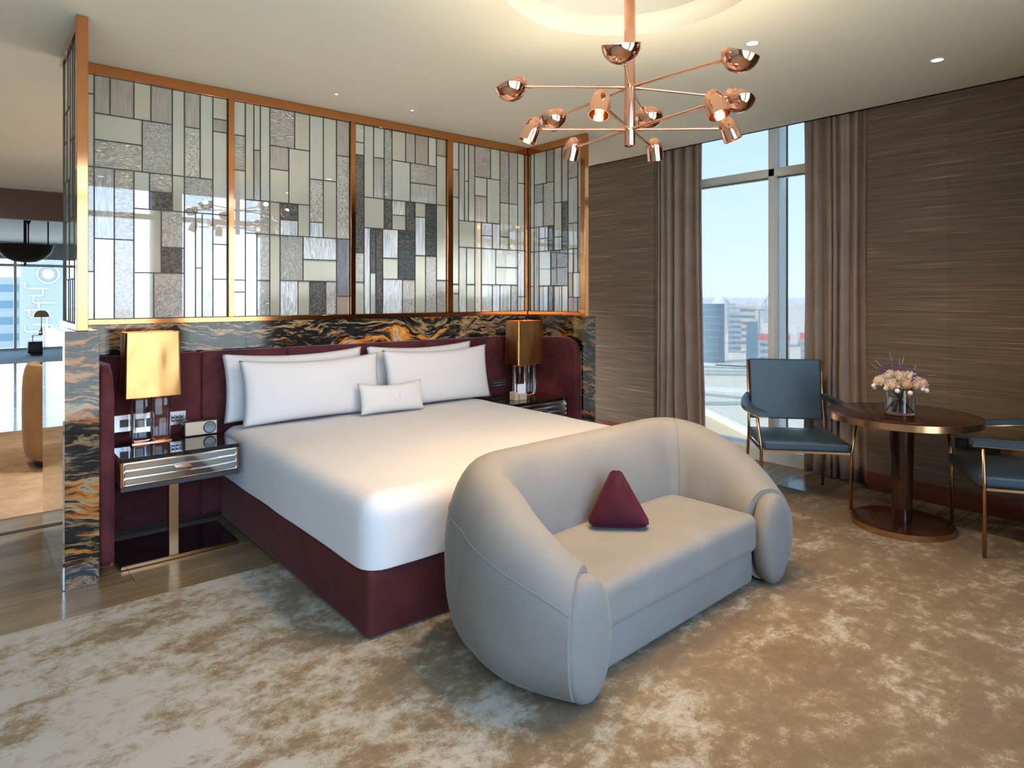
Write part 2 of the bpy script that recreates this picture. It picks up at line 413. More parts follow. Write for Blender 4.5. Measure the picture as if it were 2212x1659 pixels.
def prism(bm, pts, z0, z1):
    a = [bm.verts.new((x, y, z0)) for x, y in pts]; b = [bm.verts.new((x, y, z1)) for x, y in pts]; n = len(pts)
    bm.faces.new(a[::-1]); bm.faces.new(b)
    for i in range(n): bm.faces.new((a[i], a[(i + 1) % n], b[(i + 1) % n], b[i]))
    return bm

# ------------------------------------------------------------------ room shell
fl = struct(simple('floor', -3.6, 5.42, -0.95, 4.95, -0.10, -0.016, 'oak'), 'grey oak plank floor')
plank_cache = {}
def plank(x0, x1, y0, y1):
    k = (round(x1 - x0, 3), round(y1 - y0, 3))
    if k not in plank_cache:
        bm = box(B(), 0, k[0] - 0.002, 0, k[1] - 0.002, -0.015, 0, 0.001, 1)
        plank_cache[k] = mesh('plank', bm, 'oak', fl); o = plank_cache[k]
    else:
        o = plank_cache[k].copy(); COL.objects.link(o)
    o.location = (x0, y0, 0); return o
y = 3.435; row = 0
while y < 4.88:
    x = -1.5 - (0.7, 1.35, 0.2, 1.0)[row % 4]
    while x < 5.1:
        x1 = min(x + 1.75, 5.1); plank(x, x1, y, y + 0.208); x = x1
    y += 0.208; row += 1
y = -0.5
while y < 3.42:
    plank(4.655, 5.272, y, min(y + 0.1965, 3.435)); y += 0.1965
for k in range(3): plank(5.102, 5.272, 3.435 + 0.2 * k, 3.635 + 0.2 * k)
struct(simple('floor_threshold', -3.6, 5.1, 4.965, 5.25, -0.10, 0.0, 'oak'))
struct(simple('floor_carpet', -3.6, 5.1, 5.25, 8.6, -0.10, 0.004, 'carpet_warm'), 'amber carpet in the living room beyond the screen')
struct(simple('floor_marble_near', -3.6, 5.1, 8.6, 10.44, -0.10, 0.0, 'marble_white'))
struct(simple('floor_marble_dark', -3.6, 5.1, 10.44, 12.2, -0.10, 0.0, 'marble_dark'))
struct(simple('floor_marble_far', -3.6, 5.1, 12.2, 17.3, -0.10, 0.0, 'marble_white'))
struct(simple('floor_carpet_blue', -3.6, 5.1, 17.3, 21.5, -0.10, 0.004, 'carpet_blue'))

# ceiling with a round recess over the sofa
CX_, CY_, CR = 2.249, 1.86, 0.575
bm = B()
outer = [bm.verts.new(p) for p in ((-3.6, -0.5, 2.8), (5.1, -0.5, 2.8), (5.1, 10.5, 2.8), (-3.6, 10.5, 2.8))]
ring = [bm.verts.new((CX_ + CR * math.cos(2 * PI * i / 64), CY_ + CR * math.sin(2 * PI * i / 64), 2.8)) for i in range(64)]
ed = [bm.edges.new((outer[i], outer[(i + 1) % 4])) for i in range(4)] + [bm.edges.new((ring[i], ring[(i + 1) % 64])) for i in range(64)]
bmesh.ops.triangle_fill(bm, use_beauty=True, edges=ed)
r_ = bmesh.ops.extrude_face_region(bm, geom=list(bm.faces))
for v in r_['geom']:
    if isinstance(v, bmesh.types.BMVert): v.co.z += 0.03
ceil = struct(mesh('ceiling', bm, 'ceiling'), 'warm white plaster ceiling with a round recess')
bm = B()
lathe(bm, [(CR, 2.8), (CR - 0.004, 2.835), (CR - 0.03, 2.86), (CR - 0.075, 2.875), (CR - 0.08, 2.95), (0, 2.965)], (CX_, CY_, 0), 64)
struct(mesh('ceiling_recess', bm, 'cove', smooth=True))
for nm, a in (('ceiling_rear_pocket', (-3.6, 5.5, -0.95, -0.47, 3.0, 3.05)), ('ceiling_side_pocket', (5.07, 5.55, -0.95, 10.5, 3.0, 3.05)),
              ('ceiling_slab', (-3.7, 5.6, -1.0, 10.6, 3.05, 3.15))):
    struct(simple(nm, *a, 'ceiling'))
struct(simple('ceiling_edge_rear', -3.6, 5.1, -0.5, -0.47, 2.8, 3.0, 'ceiling'))
struct(simple('ceiling_edge_side', 5.07, 5.1, -0.47, 10.5, 2.8, 3.0, 'ceiling'))
struct(simple('ceiling_living', -3.6, 5.1, 10.62, 21.5, 2.8, 3.1, 'lower_ceiling'))
struct(simple('trim_1', -3.6, 5.1, 10.5, 10.62, 2.415, 3.0, 'pelmet'), 'red-brown wooden pelmet across the living room ceiling')
# walls
struct(simple('wall_left', -3.7, -3.6, -1.0, 21.6, -0.1, 3.1, 'wall'))
struct(simple('wall_right_near', 5.1, 5.14, -0.95, 1.985, -0.1, 3.0, 'grasscloth'), 'brown grasscloth wall beside the round table')
struct(simple('wall_right_far', 5.1, 5.14, 3.93, 4.98, -0.1, 3.0, 'grasscloth'), 'brown grasscloth wall between curtain and glass screen')
struct(simple('wall_bay_near', 5.14, 5.55, 1.30, 1.40, -0.1, 3.0, 'wall'))
struct(simple('wall_bay_mid', 5.14, 5.55, 4.55, 4.98, -0.1, 3.0, 'wall'))
struct(simple('wall_right_living', 5.1, 5.55, 9.1, 21.6, -0.1, 3.1, 'wall'))
struct(simple('wall_added_reflector', 1.9, 5.1, 7.7, 7.8, -0.1, 2.8, 'white'))  # unseen wall added to bounce light onto the back of the screen
struct(simple('wall_rear_pier', 1.95, 2.28, -0.95, -0.60, -0.1, 3.0, 'curtain'))
struct(simple('wall_rear_right', 3.45, 5.14, -0.95, -0.60, -0.1, 3.0, 'grasscloth'))
struct(simple('wall_living_header', -3.6, 5.1, 21.4, 21.6, 2.40, 3.0, 'lower_ceiling'))
struct(simple('baseboard_right', 5.078, 5.1, -0.59, 1.985, 0.0, 0.133, 'skirting', bev=0.003), 'red-brown wooden skirting under the grasscloth')
struct(simple('baseboard_far', 5.078, 5.1, 3.93, 4.95, 0.0, 0.133, 'skirting', bev=0.003))

def window_x(name, X, y0, y1, z0, z1, mull, glassmat, label):
    """glazing in the plane X = const: sill, transom, mullions, separate panes"""
    w_ = struct(simple(name, X - 0.125, X + 0.14, y0, y1, -0.1, z0, 'frame_alu', bev=0.004), label)
    simple('window_sill', X - 0.10, X + 0.10, y0, y1, z0, z0 + 0.012, 'frame_white', w_)
    simple('transom', X - 0.06, X + 0.10, y0, y1, 2.455, 2.525, 'frame_white', w_, 0.004)
    simple('gasket', X + 0.0, X + 0.012, y0, y1, 2.448, 2.455, 'rubber', w_)
    ys = [y0] + mull + [y1]
    for m_ in mull:
        simple('mullion', X - 0.06, X + 0.0, m_ - 0.028, m_ + 0.028, z0, z1, 'frame_white', w_, 0.003)
        simple('mullion_fin', X + 0.0, X + 0.16, m_ - 0.024, m_ + 0.024, z0, z1, 'frame_alu', w_)
        simple('gasket', X + 0.16, X + 0.18, m_ - 0.03, m_ - 0.024, z0, z1, 'rubber', w_)
    for a, b in zip(ys, ys[1:]):
        for za, zb in ((z0 + 0.012, 2.455), (2.525, z1)):
            simple('pane', X + 0.025, X + 0.031, a + 0.02, b - 0.02, za, zb, glassmat, w_)
    return w_
window_x('window_1', 5.40, 1.40, 4.55, 0.095, 3.0, [2.86], 'pane_tint', 'full-height window between the taupe curtains')
window_x('window_2', 5.40, 4.98, 9.10, 0.095, 3.0, [6.3, 7.7], 'pane_clear', 'full-height window beyond the glass screen')
def window_y(name, Y, x0, x1, z0, z1, mull, tr, glassmat, label, out):
    w_ = struct(simple(name, x0, x1, min(Y, Y + out * 0.15), max(Y, Y + out * 0.15), -0.1, z0, 'frame_alu', bev=0.004), label)
    simple('transom', x0, x1, Y - 0.05, Y + 0.05, tr, tr + 0.07, 'frame_white', w_, 0.004)
    xs = [x0] + mull + [x1]
    for m_ in mull: simple('mullion', m_ - 0.03, m_ + 0.03, Y - 0.06, Y + 0.06, z0, z1, 'frame_white', w_, 0.003)
    for a, b in zip(xs, xs[1:]):
        for za, zb in ((z0, tr), (tr + 0.07, z1)):
            simple('pane', a + 0.02, b - 0.02, Y - 0.003, Y + 0.003, za, zb, glassmat, w_)
    return w_
window_y('window_3', -0.78, -3.6, 1.95, 0.10, 3.0, [-2.2, -0.8, 0.6], 2.455, 'pane_clear', 'wide window along the rear of the room', -1)
window_y('window_4', -0.78, 2.28, 3.45, 0.10, 3.0, [], 2.455, 'pane_clear', 'narrow rear window beside the pier', -1)
window_y('window_5', 21.45, -3.6, 5.1, 0.06, 2.40, [-2.86, -0.92, 1.02, 2.96], 2.20, 'pane_living', 'far living room window wall', 1)

# ------------------------------------------------------------------ rug
def rugmesh():
    bm = B(); box(bm, -2.6, 4.65, -0.45, 3.43, -0.015, 0.012, 0.004, 1); return bm
tag(mesh('area_rug', rugmesh(), 'rug'), 'mottled beige and brown area rug under the bed and sofa', 'rug')

# ------------------------------------------------------------------ stone surround
st = thing('stone_surround', 'black and gold veined stone surround wrapping the bed headboard', 'headboard wall', (2.237, 4.6, 0))
xs = [0.512, 1.45, 2.37, 3.28, 3.963]
for a, b in zip(xs, xs[1:]):
    simple('slab', a + 0.0008, b - 0.0008, 4.50, 4.52, 0.0, 1.25, 'stone_h', st)
simple('core', 0.366, 4.112, 4.52, 4.83, 0.0, 1.25, 'stone_h', st)
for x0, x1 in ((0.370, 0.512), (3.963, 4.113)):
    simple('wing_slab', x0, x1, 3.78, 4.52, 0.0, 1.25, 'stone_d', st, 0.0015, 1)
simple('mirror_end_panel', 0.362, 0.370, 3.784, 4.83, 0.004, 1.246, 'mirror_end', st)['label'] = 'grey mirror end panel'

# ------------------------------------------------------------------ velvet headboard
hb = thing('velvet_headboard', 'burgundy velvet channelled headboard with side wings', 'headboard', (2.237, 4.45, 0))
xs = [0.582, 1.146, 1.696, 2.249, 2.803, 3.355, 3.889]
for a, b in zip(xs, xs[1:]):
    simple('panel', a + 0.001, b - 0.001, 4.405, 4.498, 0.035, 1.068, 'burgundy', hb, 0.018, 3)
simple('plinth', 0.60, 3.87, 4.44, 4.498, 0.0, 0.034, 'bronze_dark', hb)
for x0, x1 in ((0.514, 0.579), (3.893, 3.961)):
    bm = B(); pts = []
    y0, y1, z0, z1 = 3.80, 4.40, 0.05, 1.068
    for cx_, cz_, a0, r in ((y0 + .13, z1 - .13, PI / 2, .13), (y0 + .05, z0 + .05, PI, .05)):
        for i in range(9): a = a0 + (PI / 2) * i / 8; pts.append((cx_ + r * math.cos(a), cz_ + r * math.sin(a)))
    pts += [(y1, z0), (y1, z1)]
    A = [bm.verts.new((x0, p, q)) for p, q in pts]; Bv = [bm.verts.new((x1, p, q)) for p, q in pts]; n = len(pts)
    fa = bm.faces.new(A); fb = bm.faces.new(Bv[::-1])
    for i in range(n): bm.faces.new((A[i], A[(i + 1) % n], Bv[(i + 1) % n], Bv[i]))
    bmesh.ops.bevel(bm, geom=list(set(fa.edges) | set(fb.edges)), offset=0.024, segments=4, profile=0.5, affect='EDGES')
    mesh('wing', bm, 'burgundy', hb, smooth='all')

# ------------------------------------------------------------------ leaded glass screen
sc_ = thing('glass_screen', 'copper framed leaded glass screen above the stone headboard wall', 'partition screen', (2.237, 4.2, 1.25))
def rail(name, *a): return simple(name, *a, 'copper_frame', sc_, 0.002, 1)
YB, ZT0, ZB0 = 4.55, 2.735, 1.283
rail('rail', 0.44, 4.05, YB - 0.02, YB + 0.03, ZB0 - 0.033, ZB0)
rail('rail', 0.44, 4.05, YB - 0.02, YB + 0.03, ZT0, 2.798)
for a, b in ((1.346, 1.383), (2.228, 2.266), (3.109, 3.162), (3.985, 4.05), (0.44, 0.488)):
    rail('post', a, b, YB - 0.025, YB + 0.035, ZB0, ZT0)
for x0, x1 in ((0.42, 0.468), (4.004, 4.05)):
    rail('post', x0, x1, 3.800, 3.855, 1.25, 2.798)
    rail('rail', x0, x1, 3.857, YB - 0.027, ZB0 - 0.033, ZB0)
    rail('rail', x0, x1, 3.857, YB - 0.027, ZT0, 2.798)
PANES = {
1:"552,590,2619,2735,f 552,590,2189,2619,f 590,671,2510,2735,r 671,797,2510,2735,r 797,890,2510,2735,f 890,1011,2510,2735,r 590,842,2353,2510,f 590,842,2189,2353,w 842,1011,2189,2510,h 1011,1082,2189,2735,f 1082,1176,2510,2735,r 1082,1176,2189,2510,h 1176,1254,2189,2735,f 1254,1344,2593,2735,f 1254,1344,2510,2593,r 1254,1344,1961,2510,f 1254,1344,1764,1961,f 1254,1344,1533,1764,f 1254,1344,1283,1533,f 552,590,1566,2189,h 552,590,1283,1566,f 590,693,1764,2189,r 590,693,1283,1764,f 693,797,1764,2189,w 693,797,1283,1764,h 797,882,1961,2189,f 882,1011,2074,2189,w 882,1011,1961,2074,H 1011,1082,1961,2189,f 1082,1254,1961,2189,h 797,948,1566,1961,f 948,1082,1729,1961,h 948,1082,1566,1729,H 797,906,1283,1566,f 906,1082,1283,1566,h 1082,1148,1283,1961,f 1148,1188,1604,1961,f 1148,1188,1283,1604,f 1188,1254,1283,1961,r",
2:"1384,1462,2508,2735,f 1384,1462,2272,2508,w 1384,1462,1530,2272,f 1384,1462,1448,1530,f 1384,1462,1283,1448,f 1462,1519,2079,2735,f 1519,1563,2424,2735,f 1519,1563,2079,2424,r 1563,1628,2079,2735,f 1628,1804,2472,2735,w 1804,1915,2472,2735,f 1628,1762,2309,2472,r 1628,1762,2079,2309,f 1762,1915,2079,2472,f 1915,2019,2272,2735,f 2019,2123,2272,2735,f 1915,2019,1960,2272,h 1915,2019,1850,1960,r 2019,2123,1850,2272,f 2123,2226,2472,2735,r 2123,2226,1850,2472,h 1462,1628,1850,2079,w 1628,1699,1850,2079,f 1699,1828,1960,2079,H 1699,1828,1850,1960,r 1828,1915,1850,2079,f 1462,1539,1283,1850,f 1539,1628,1530,1850,h 1539,1628,1283,1530,w 1628,1699,1283,1850,f 1699,1866,1530,1850,h 1866,2123,1687,1850,r 1866,2123,1530,1687,f 1699,1828,1283,1530,r 1828,1915,1283,1530,f 1915,2038,1283,1530,H 2038,2123,1283,1530,h 2123,2226,1420,1850,R 2123,2226,1283,1420,p",
3:"2268,2348,2595,2735,f 2268,2348,2499,2595,f 2268,2348,1753,2499,H 2268,2348,1528,1753,h 2268,2348,1283,1528,f 2348,2429,2183,2735,f 2429,2521,2499,2735,f 2429,2521,2183,2499,r 2521,2591,2183,2735,h 2591,2715,2499,2735,f 2715,2803,2499,2735,r 2803,2930,2499,2735,r 2930,3010,2499,2735,f 2591,2758,2183,2499,f 2758,3010,2339,2499,w 2758,3010,2183,2339,r 3010,3107,2595,2735,r 3010,3107,2183,2595,f 2348,2521,1948,2183,f 2521,2591,1948,2183,H 2591,2715,2066,2183,r 2591,2715,1948,2066,f 2715,2803,1948,2183,H 2803,2903,2066,2183,f 2803,2903,1753,2066,r 2903,3010,1753,2183,W 3010,3107,1555,2183,f 3010,3107,1283,1555,w 2348,2400,1283,1948,r 2400,2448,1604,1948,H 2400,2448,1283,1604,f 2448,2508,1283,1948,H 2508,2645,1721,1948,r 2508,2645,1555,1721,f 2645,2803,1555,1948,W 2508,2685,1283,1555,r 2685,2803,1283,1555,h 2803,2903,1283,1753,f 2903,3010,1283,1753,h",
4:"3164,3238,2500,2735,f 3164,3238,2264,2500,r 3164,3238,1524,2264,f 3164,3238,1442,1524,f 3164,3238,1283,1442,f 3238,3298,2070,2735,r 3298,3340,2413,2735,f 3298,3340,2070,2413,f 3340,3408,2070,2735,r 3408,3582,2465,2735,w 3582,3691,2465,2735,f 3408,3542,2300,2465,f 3408,3542,2070,2300,r 3542,3691,2070,2465,f 3691,3796,2264,2735,w 3796,3901,2264,2735,r 3691,3796,1956,2264,f 3691,3796,1842,1956,f 3796,3901,1842,2264,f 3901,3983,2465,2735,f 3901,3983,1842,2465,f 3901,3983,1416,1842,r 3901,3983,1283,1416,f 3238,3408,1842,2070,f 3408,3480,1842,2070,f 3480,3605,1956,2070,r 3480,3605,1842,1956,f 3605,3691,1842,2070,r 3238,3319,1283,1842,r 3319,3408,1524,1842,f 3319,3408,1283,1524,f 3408,3480,1283,1842,r 3480,3642,1524,1842,f 3642,3901,1682,1842,f 3642,3901,1524,1682,f 3480,3605,1283,1524,f 3605,3691,1283,1524,r 3691,3819,1283,1524,f 3819,3901,1283,1524,h",
5:"4457,4507,2052,2735,f 4291,4457,2443,2735,f 4192,4291,2443,2735,h 4334,4457,2277,2443,w 4334,4457,2052,2277,f 4192,4334,2052,2443,h 4094,4192,2249,2735,f 4017,4094,2249,2735,r 4094,4192,1945,2249,f 4094,4192,1830,1945,f 4017,4094,1830,2249,H 3899,4017,2443,2735,h 3899,4017,2052,2443,f 3899,4017,1830,2052,f 3861,3899,2176,2735,f 3861,3899,1622,2176,h 4457,4507,1830,2052,f 4457,4507,1511,1830,f 4457,4507,1283,1511,f 4390,4457,1830,2052,r 4390,4457,1283,1830,r 4269,4390,1945,2052,f 4269,4390,1830,1945,f 4192,4269,1830,2052,W 4236,4390,1511,1830,f 4017,4236,1674,1830,H 4017,4236,1511,1674,R 3952,4017,1622,1830,f 3899,3952,1622,1830,h 3960,4017,1411,1622,h 3861,3960,1411,1622,f 4269,4390,1283,1511,f 4192,4269,1283,1511,H 4094,4192,1283,1511,f 4017,4094,1283,1511,f 3899,4017,1283,1411,w 3861,3899,1283,1411,f",
}
def screen_panel(k, flip=None):
    rec = [tuple(q.split(',')) for q in PANES[k].split()]
    rec = [(int(a) / 1000, int(b) / 1000, int(c) / 1000, int(d) / 1000, t) for a, b, c, d, t in rec]
    if k == 1: rec = [((0.49 if abs(a - 0.552) < 1e-4 else a), b, c, d, t) for a, b, c, d, t in rec]
    rng = random.Random(k * 13 + (5 if flip else 0))
    H = 0.0033
    def bx(bm, a, b, c, d, t0, t1, bev=0.0):
        if k < 5: box(bm, a, b, YB + t0, YB + t1, c, d, bev, 1)
        elif flip: box(bm, 0.444 - t1, 0.444 - t0, a, b, c, d, bev, 1)
        else: box(bm, 4.018 + t0, 4.018 + t1, a, b, c, d, bev, 1)
    bm = B()
    x0 = min(r[0] for r in rec); x1 = max(r[1] for r in rec)
    for a, b, c, d, t in rec:
        bx(bm, a, a + H, c, d, -0.001, 0.012); bx(bm, b - H, b, c, d, -0.001, 0.012)
        bx(bm, a + H, b - H, c, c + H, -0.001, 0.012); bx(bm, a + H, b - H, d - H, d, -0.001, 0.012)
    pan = mesh('lead_came', bm, 'lead', sc_, recalc=False)
    for a, b, c, d, t in rec:
        bm = B(); bx(bm, a + H, b - H, c + H, d - H, 0.002 + rng.random() * 0.002, 0.009)
        gl = GLASS[t]; w_ = 0 if rng.random() < 0.55 else rng.randrange(len(gl))
        po = mesh('pane', bm, gl[w_], pan)
        po.data.materials.append(MAT['pane_clear'])          # only the room side carries the frosting
        for f in po.data.polygons:
            f.material_index = 0 if (f.normal.y < -0.9 if k < 5 else f.normal.x < -0.9) else 1
for k in (1, 2, 3, 4, 5): screen_panel(k)
screen_panel(5, True)

# ------------------------------------------------------------------ bed
bd = thing('bed', 'king-size bed base upholstered in burgundy velvet', 'bed', (2.237, 3.4, 0.012))
simple('base', 1.257, 3.217, 2.40, 4.395, 0.016, 0.292, 'burgundy_bed', bd, 0.022, 4)
for x in (1.40, 3.07):
    for y in (2.55, 4.2): mesh('foot', cyl(B(), (x, y, 0.013), (x, y, 0.03), 0.03), 'black', bd)
def soft_box(x0, x1, y0, y1, z0, z1, r, n=14, puff=0.012, seed=1, wr=0.004):
    """rounded cushion block: superellipsoid-like corners, slightly domed top, faint creases"""
    rng = random.Random(seed)
    bm = B(); bmesh.ops.create_cube(bm, size=2.0)
    bmesh.ops.subdivide_edges(bm, edges=bm.edges[:], cuts=n * 2 - 1, use_grid_fill=True)
    hx, hy, hz = (x1 - x0) / 2, (y1 - y0) / 2, (z1 - z0) / 2
    ph = [rng.random() * 6 for _ in range(6)]
    for v in bm.verts:
        def warp(t, h):   # put more rows near the rim
            s = 1 if t > 0 else -1; t = abs(t); k = max(0.35, 1 - 2.4 * r / h)
            return s * (t / 0.6 * k if t < 0.6 else k + (t - 0.6) / 0.4 * (1 - k)) * h
        p = Vector((warp(v.co.x, hx), warp(v.co.y, hy), warp(v.co.z, hz)))
        q = Vector((max(-hx + r, min(hx - r, p.x)), max(-hy + r, min(hy - r, p.y)), max(-hz + r, min(hz - r, p.z))))
        d = p - q
        if d.length > 1e-9: p = q + d.normalized() * r
        u = max(0, 1 - (p.x / hx) ** 2) * max(0, 1 - (p.y / hy) ** 2)
        if p.z > 0: p.z += puff * u * (2 - u)
        wv = math.sin(p.x * 7 + ph[0] + 2 * math.sin(p.y * 4 + ph[1])) * math.sin(p.y * 6 + ph[2] + math.sin(p.x * 5 + ph[3]))
        p += d.normalized() * wr * wv if d.length > 1e-9 else Vector((0, 0, wr * wv * (1 if p.z > 0 else 0)))
        v.co = p + Vector(((x0 + x1) / 2, (y0 + y1) / 2, (z0 + z1) / 2))
    return bm
bm = soft_box(1.248, 3.226, 2.39, 4.402, 0.185, 0.594, 0.092, 18, 0.012, 3, 0.004)
for v in bm.verts: v.co.z = max(v.co.z, 0.2925)
tag(mesh('mattress', bm, 'linen', smooth='all'),
    'thick mattress wrapped in smooth white sheets on the burgundy bed base', 'mattress')

def pillow_bm(w_, h_, d_, seed=0, n=26, sag=0.02):
    rng = random.Random(seed); ph = [rng.random() * 6 for _ in range(4)]
    bm = B(); G = [[], []]
    for s in (0, 1):
        for i in range(n + 1):
            row = []
            for j in range(n + 1):
                u = -1 + 2 * i / n; v = -1 + 2 * j / n
                u = math.copysign(abs(u) ** 0.8, u); v = math.copysign(abs(v) ** 0.8, v)
                t = ((1 - abs(u) ** 3.2) * (1 - abs(v) ** 3.2))
                t = max(t, 0) ** 0.55
                pinch = 1 - 0.045 * (1 - abs(v) ** 2) * abs(u) ** 6
                pinch2 = 1 - 0.06 * (1 - abs(u) ** 2) * abs(v) ** 6
                x = u * w_ / 2 * pinch; z = v * h_ / 2 * pinch2 - sag * (1 - u * u) * (1 if v > 0 else 0) * v
                y = (d_ / 2) * t * (1 + 0.06 * math.sin(5 * u + ph[0]) * math.sin(4 * v + ph[1]))
                row.append(bm.verts.new((x, (-y if s == 0 else y), z)))
            G[s].append(row)
    for s in (0, 1):
        for i in range(n):
            for j in range(n): bm.faces.new((G[s][i][j], G[s][i + 1][j], G[s][i + 1][j + 1], G[s][i][j + 1]))
    bmesh.ops.remove_doubles(bm, verts=bm.verts[:], dist=1e-5)
    return bm
def pillow(label, x, y, z, w_, h_, d_, tilt, yaw=0.0, roll=0.0, seed=0, group='white bed pillows'):
    o = mesh('bed_pillow', pillow_bm(w_, h_, d_, seed), 'linen', smooth='all')
    o.rotation_euler = (tilt, roll, yaw); o.location = (x, y, z)
    return tag(o, label, 'pillow', group)
pillow('rear white pillow by the nightstand with the radio, against the headboard', 1.735, 4.325, 0.835, 0.97, 0.44, 0.11, -0.10, 0, 0.0, 1)
pillow('front white pillow on the bed side nearest the radio', 1.80, 4.185, 0.812, 0.97, 0.415, 0.13, -0.17, 0, 0.0, 2)
pillow('rear white pillow on the bed side nearest the window', 2.735, 4.325, 0.835, 0.95, 0.44, 0.11, -0.10, 0, 0, 3)
pillow('front white pillow on the bed side nearest the window', 2.795, 4.185, 0.818, 0.95, 0.425, 0.13, -0.17, 0, 0, 4)
sp = pillow('small white monogrammed cushion in front of the bed pillows', 2.295, 4.035, 0.717, 0.50, 0.215, 0.10, -0.28, 0.0, 0.02, 5, 'white bed pillows')
# stitched initial on the small cushion
tx = bpy.data.curves.new('initial', 'FONT'); tx.body = 'W'; tx.size = 0.10; tx.extrude = 0.0012; tx.align_x = 'CENTER'; tx.align_y = 'CENTER'
to = bpy.data.objects.new('stitched_initial', tx); COL.objects.link(to)
bpy.context.view_layer.update()
dg = bpy.context.evaluated_depsgraph_get(); me_ = bpy.data.meshes.new_from_object(to.evaluated_get(dg))
bpy.data.objects.remove(to); me_.materials.clear(); me_.materials.append(MAT['emboss'])
to = bpy.data.objects.new('stitched_initial', me_); COL.objects.link(to); to.parent = sp
to.rotation_euler = (PI / 2, 0, 0); to.location = (0.02, -0.0530, 0.0)

# ------------------------------------------------------------------ sofa
sf = thing('sofa', 'curved dove-grey velvet loveseat at the foot of the bed', 'sofa', (2.345, 2.0, 0.012))
SXC = 2.345
def sofa_shell():
    # plan path of the shell centreline (left arm front -> back -> right arm front), s is height / width profile
    half = []
    for t in [i / 14 for i in range(15)]:          # arm
        half.append((-0.692 - 0.075 * math.sin(PI * min(1, t * 0.75)), 1.645 + 0.37 * t, t * 0.55))
    ax, ay = half[-1][0], half[-1][1]
    r = 0.222
    for i in range(1, 13):
        a = PI - (PI / 2) * i / 12
        half.append((ax + r + r * math.cos(a), ay + r * math.sin(a), 0.55 + 0.45 * i / 12))
    lx = half[-1][0]
    mid = [(lx * (1 - t), half[-1][1], 1.0) for t in [i / 6 for i in range(1, 7)]]
    left = half + mid
    path = left + [(-x, y, s) for x, y, s in left[-2::-1]]
    n = len(path); seg = 40; bm = B(); rings = []
    for k, (x, y, s) in enumerate(path):
        a = path[max(0, k - 1)]; b = path[min(n - 1, k + 1)]
        d = Vector((b[0] - a[0], b[1] - a[1], 0)).normalized(); nrm = Vector((-d.y, d.x, 0))   # outward
        e_ = 1 - (1 - min(1.0, s / 0.86)) ** 1.7
        z1 = 0.470 + 0.282 * e_; z0 = 0.026
        wid = 0.268 + 0.045 * math.sin(PI * min(1, s / 0.95))
        zc = (z0 + z1) / 2; hh = (z1 - z0) / 2; ring = []
        for i in range(seg):
            t = 2 * PI * i / seg; c, q = math.cos(t), math.sin(t); ex = 2 / (2.3 if q > 0 else 2.7)
            px = math.copysign(abs(c) ** ex, c) * wid / 2; pz = math.copysign(abs(q) ** ex, q) * hh
            # belly lower on the outside, upper rim leans outward a little on the back
            px += 0.018 * (1 if c > 0 else 0.2) * math.cos(pz / hh * 1.4)
            ring.append(bm.verts.new(Vector((SXC + x, y, zc + pz)) + nrm * px))
        rings.append(ring)
    for A, C in zip(rings, rings[1:]):
        for i in range(seg): bm.faces.new((A[i], A[(i + 1) % seg], C[(i + 1) % seg], C[i]))
    bm.faces.new(rings[0]); bm.faces.new(rings[-1][::-1])
    return bm, rings
bm, rings = sofa_shell()
mesh('shell', bm, 'sofa', sf, smooth=True)
def oval_pad(cx, zc, a, b, y0, depth):
    bm = B(); prof = [(0.93, -0.012), (0.97, 0.0), (1.0, 0.010), (1.005, 0.018), (0.985, 0.028), (0.93, 0.036), (0.84, 0.042), (0.6, 0.048), (0.3, 0.050)]
    seg = 44; rings = []
    for s, d in prof:
        rings.append([bm.verts.new((cx + a * s * math.copysign(abs(math.cos(t)) ** 0.94, math.cos(t)), y0 - d * depth / 0.05,
                                    zc + b * (1 - (1 - s) * 0.62) * math.copysign(abs(math.sin(t)) ** 0.94, math.sin(t)))) for t in [2 * PI * i / seg for i in range(seg)]])
    for A, C in zip(rings, rings[1:]):
        for i in range(seg): bm.faces.new((A[i], A[(i + 1) % seg], C[(i + 1) % seg], C[i]))
    bm.faces.new(rings[0][::-1]); bm.faces.new(rings[-1]); return bm
for s in (-1, 1):
    mesh('arm_pad', oval_pad(SXC + s * 0.697, 0.234, 0.121, 0.218, 1.648, 0.075), 'sofa', sf, smooth='all')
simple('front_panel', SXC - 0.595, SXC + 0.595, 1.668, 2.16, 0.03, 0.20, 'sofa', sf, 0.02, 4)
mesh('seat_cushion', soft_box(SXC - 0.60, SXC + 0.60, 1.64, 2.20, 0.185, 0.365, 0.04, 12, 0.018, 9, 0.0015), 'sofa', sf, smooth='all')
for x in (SXC - 0.70, SXC + 0.70):
    for y in (1.69, 2.25): mesh('foot', cyl(B(), (x, y, 0.012), (x, y, 0.05), 0.028, 0.034), 'black', sf)
# seams: thin piping on the shell side and in the inner back corners
def ring_pt(k, i, out=0.0015):
    v = rings_co[k][i]; c = sum(rings_co[k], Vector((0, 0, 0))) / len(rings_co[k]); d = (v - c).normalized(); return v + d * out
bm2, rr = sofa_shell(); rings_co = [[v.co.copy() for v in r] for r in rr]; bm2.free()
K = len(rings_co)
mesh('seam', tube(B(), [ring_pt(k, 3) for k in range(0, 27)], 0.0018, 6), 'sofa', sf, smooth='all')
mesh('seam', tube(B(), [ring_pt(k, 3) for k in range(K - 27, K)], 0.0018, 6), 'sofa', sf, smooth='all')
mesh('seam', tube(B(), [ring_pt(K - 1 - 20, i) for i in range(6, 24)], 0.0018, 6), 'sofa', sf, smooth='all')

sf.location = (2.325, 1.970, 0.012); sf.rotation_euler = (0, 0, math.radians(2.4))

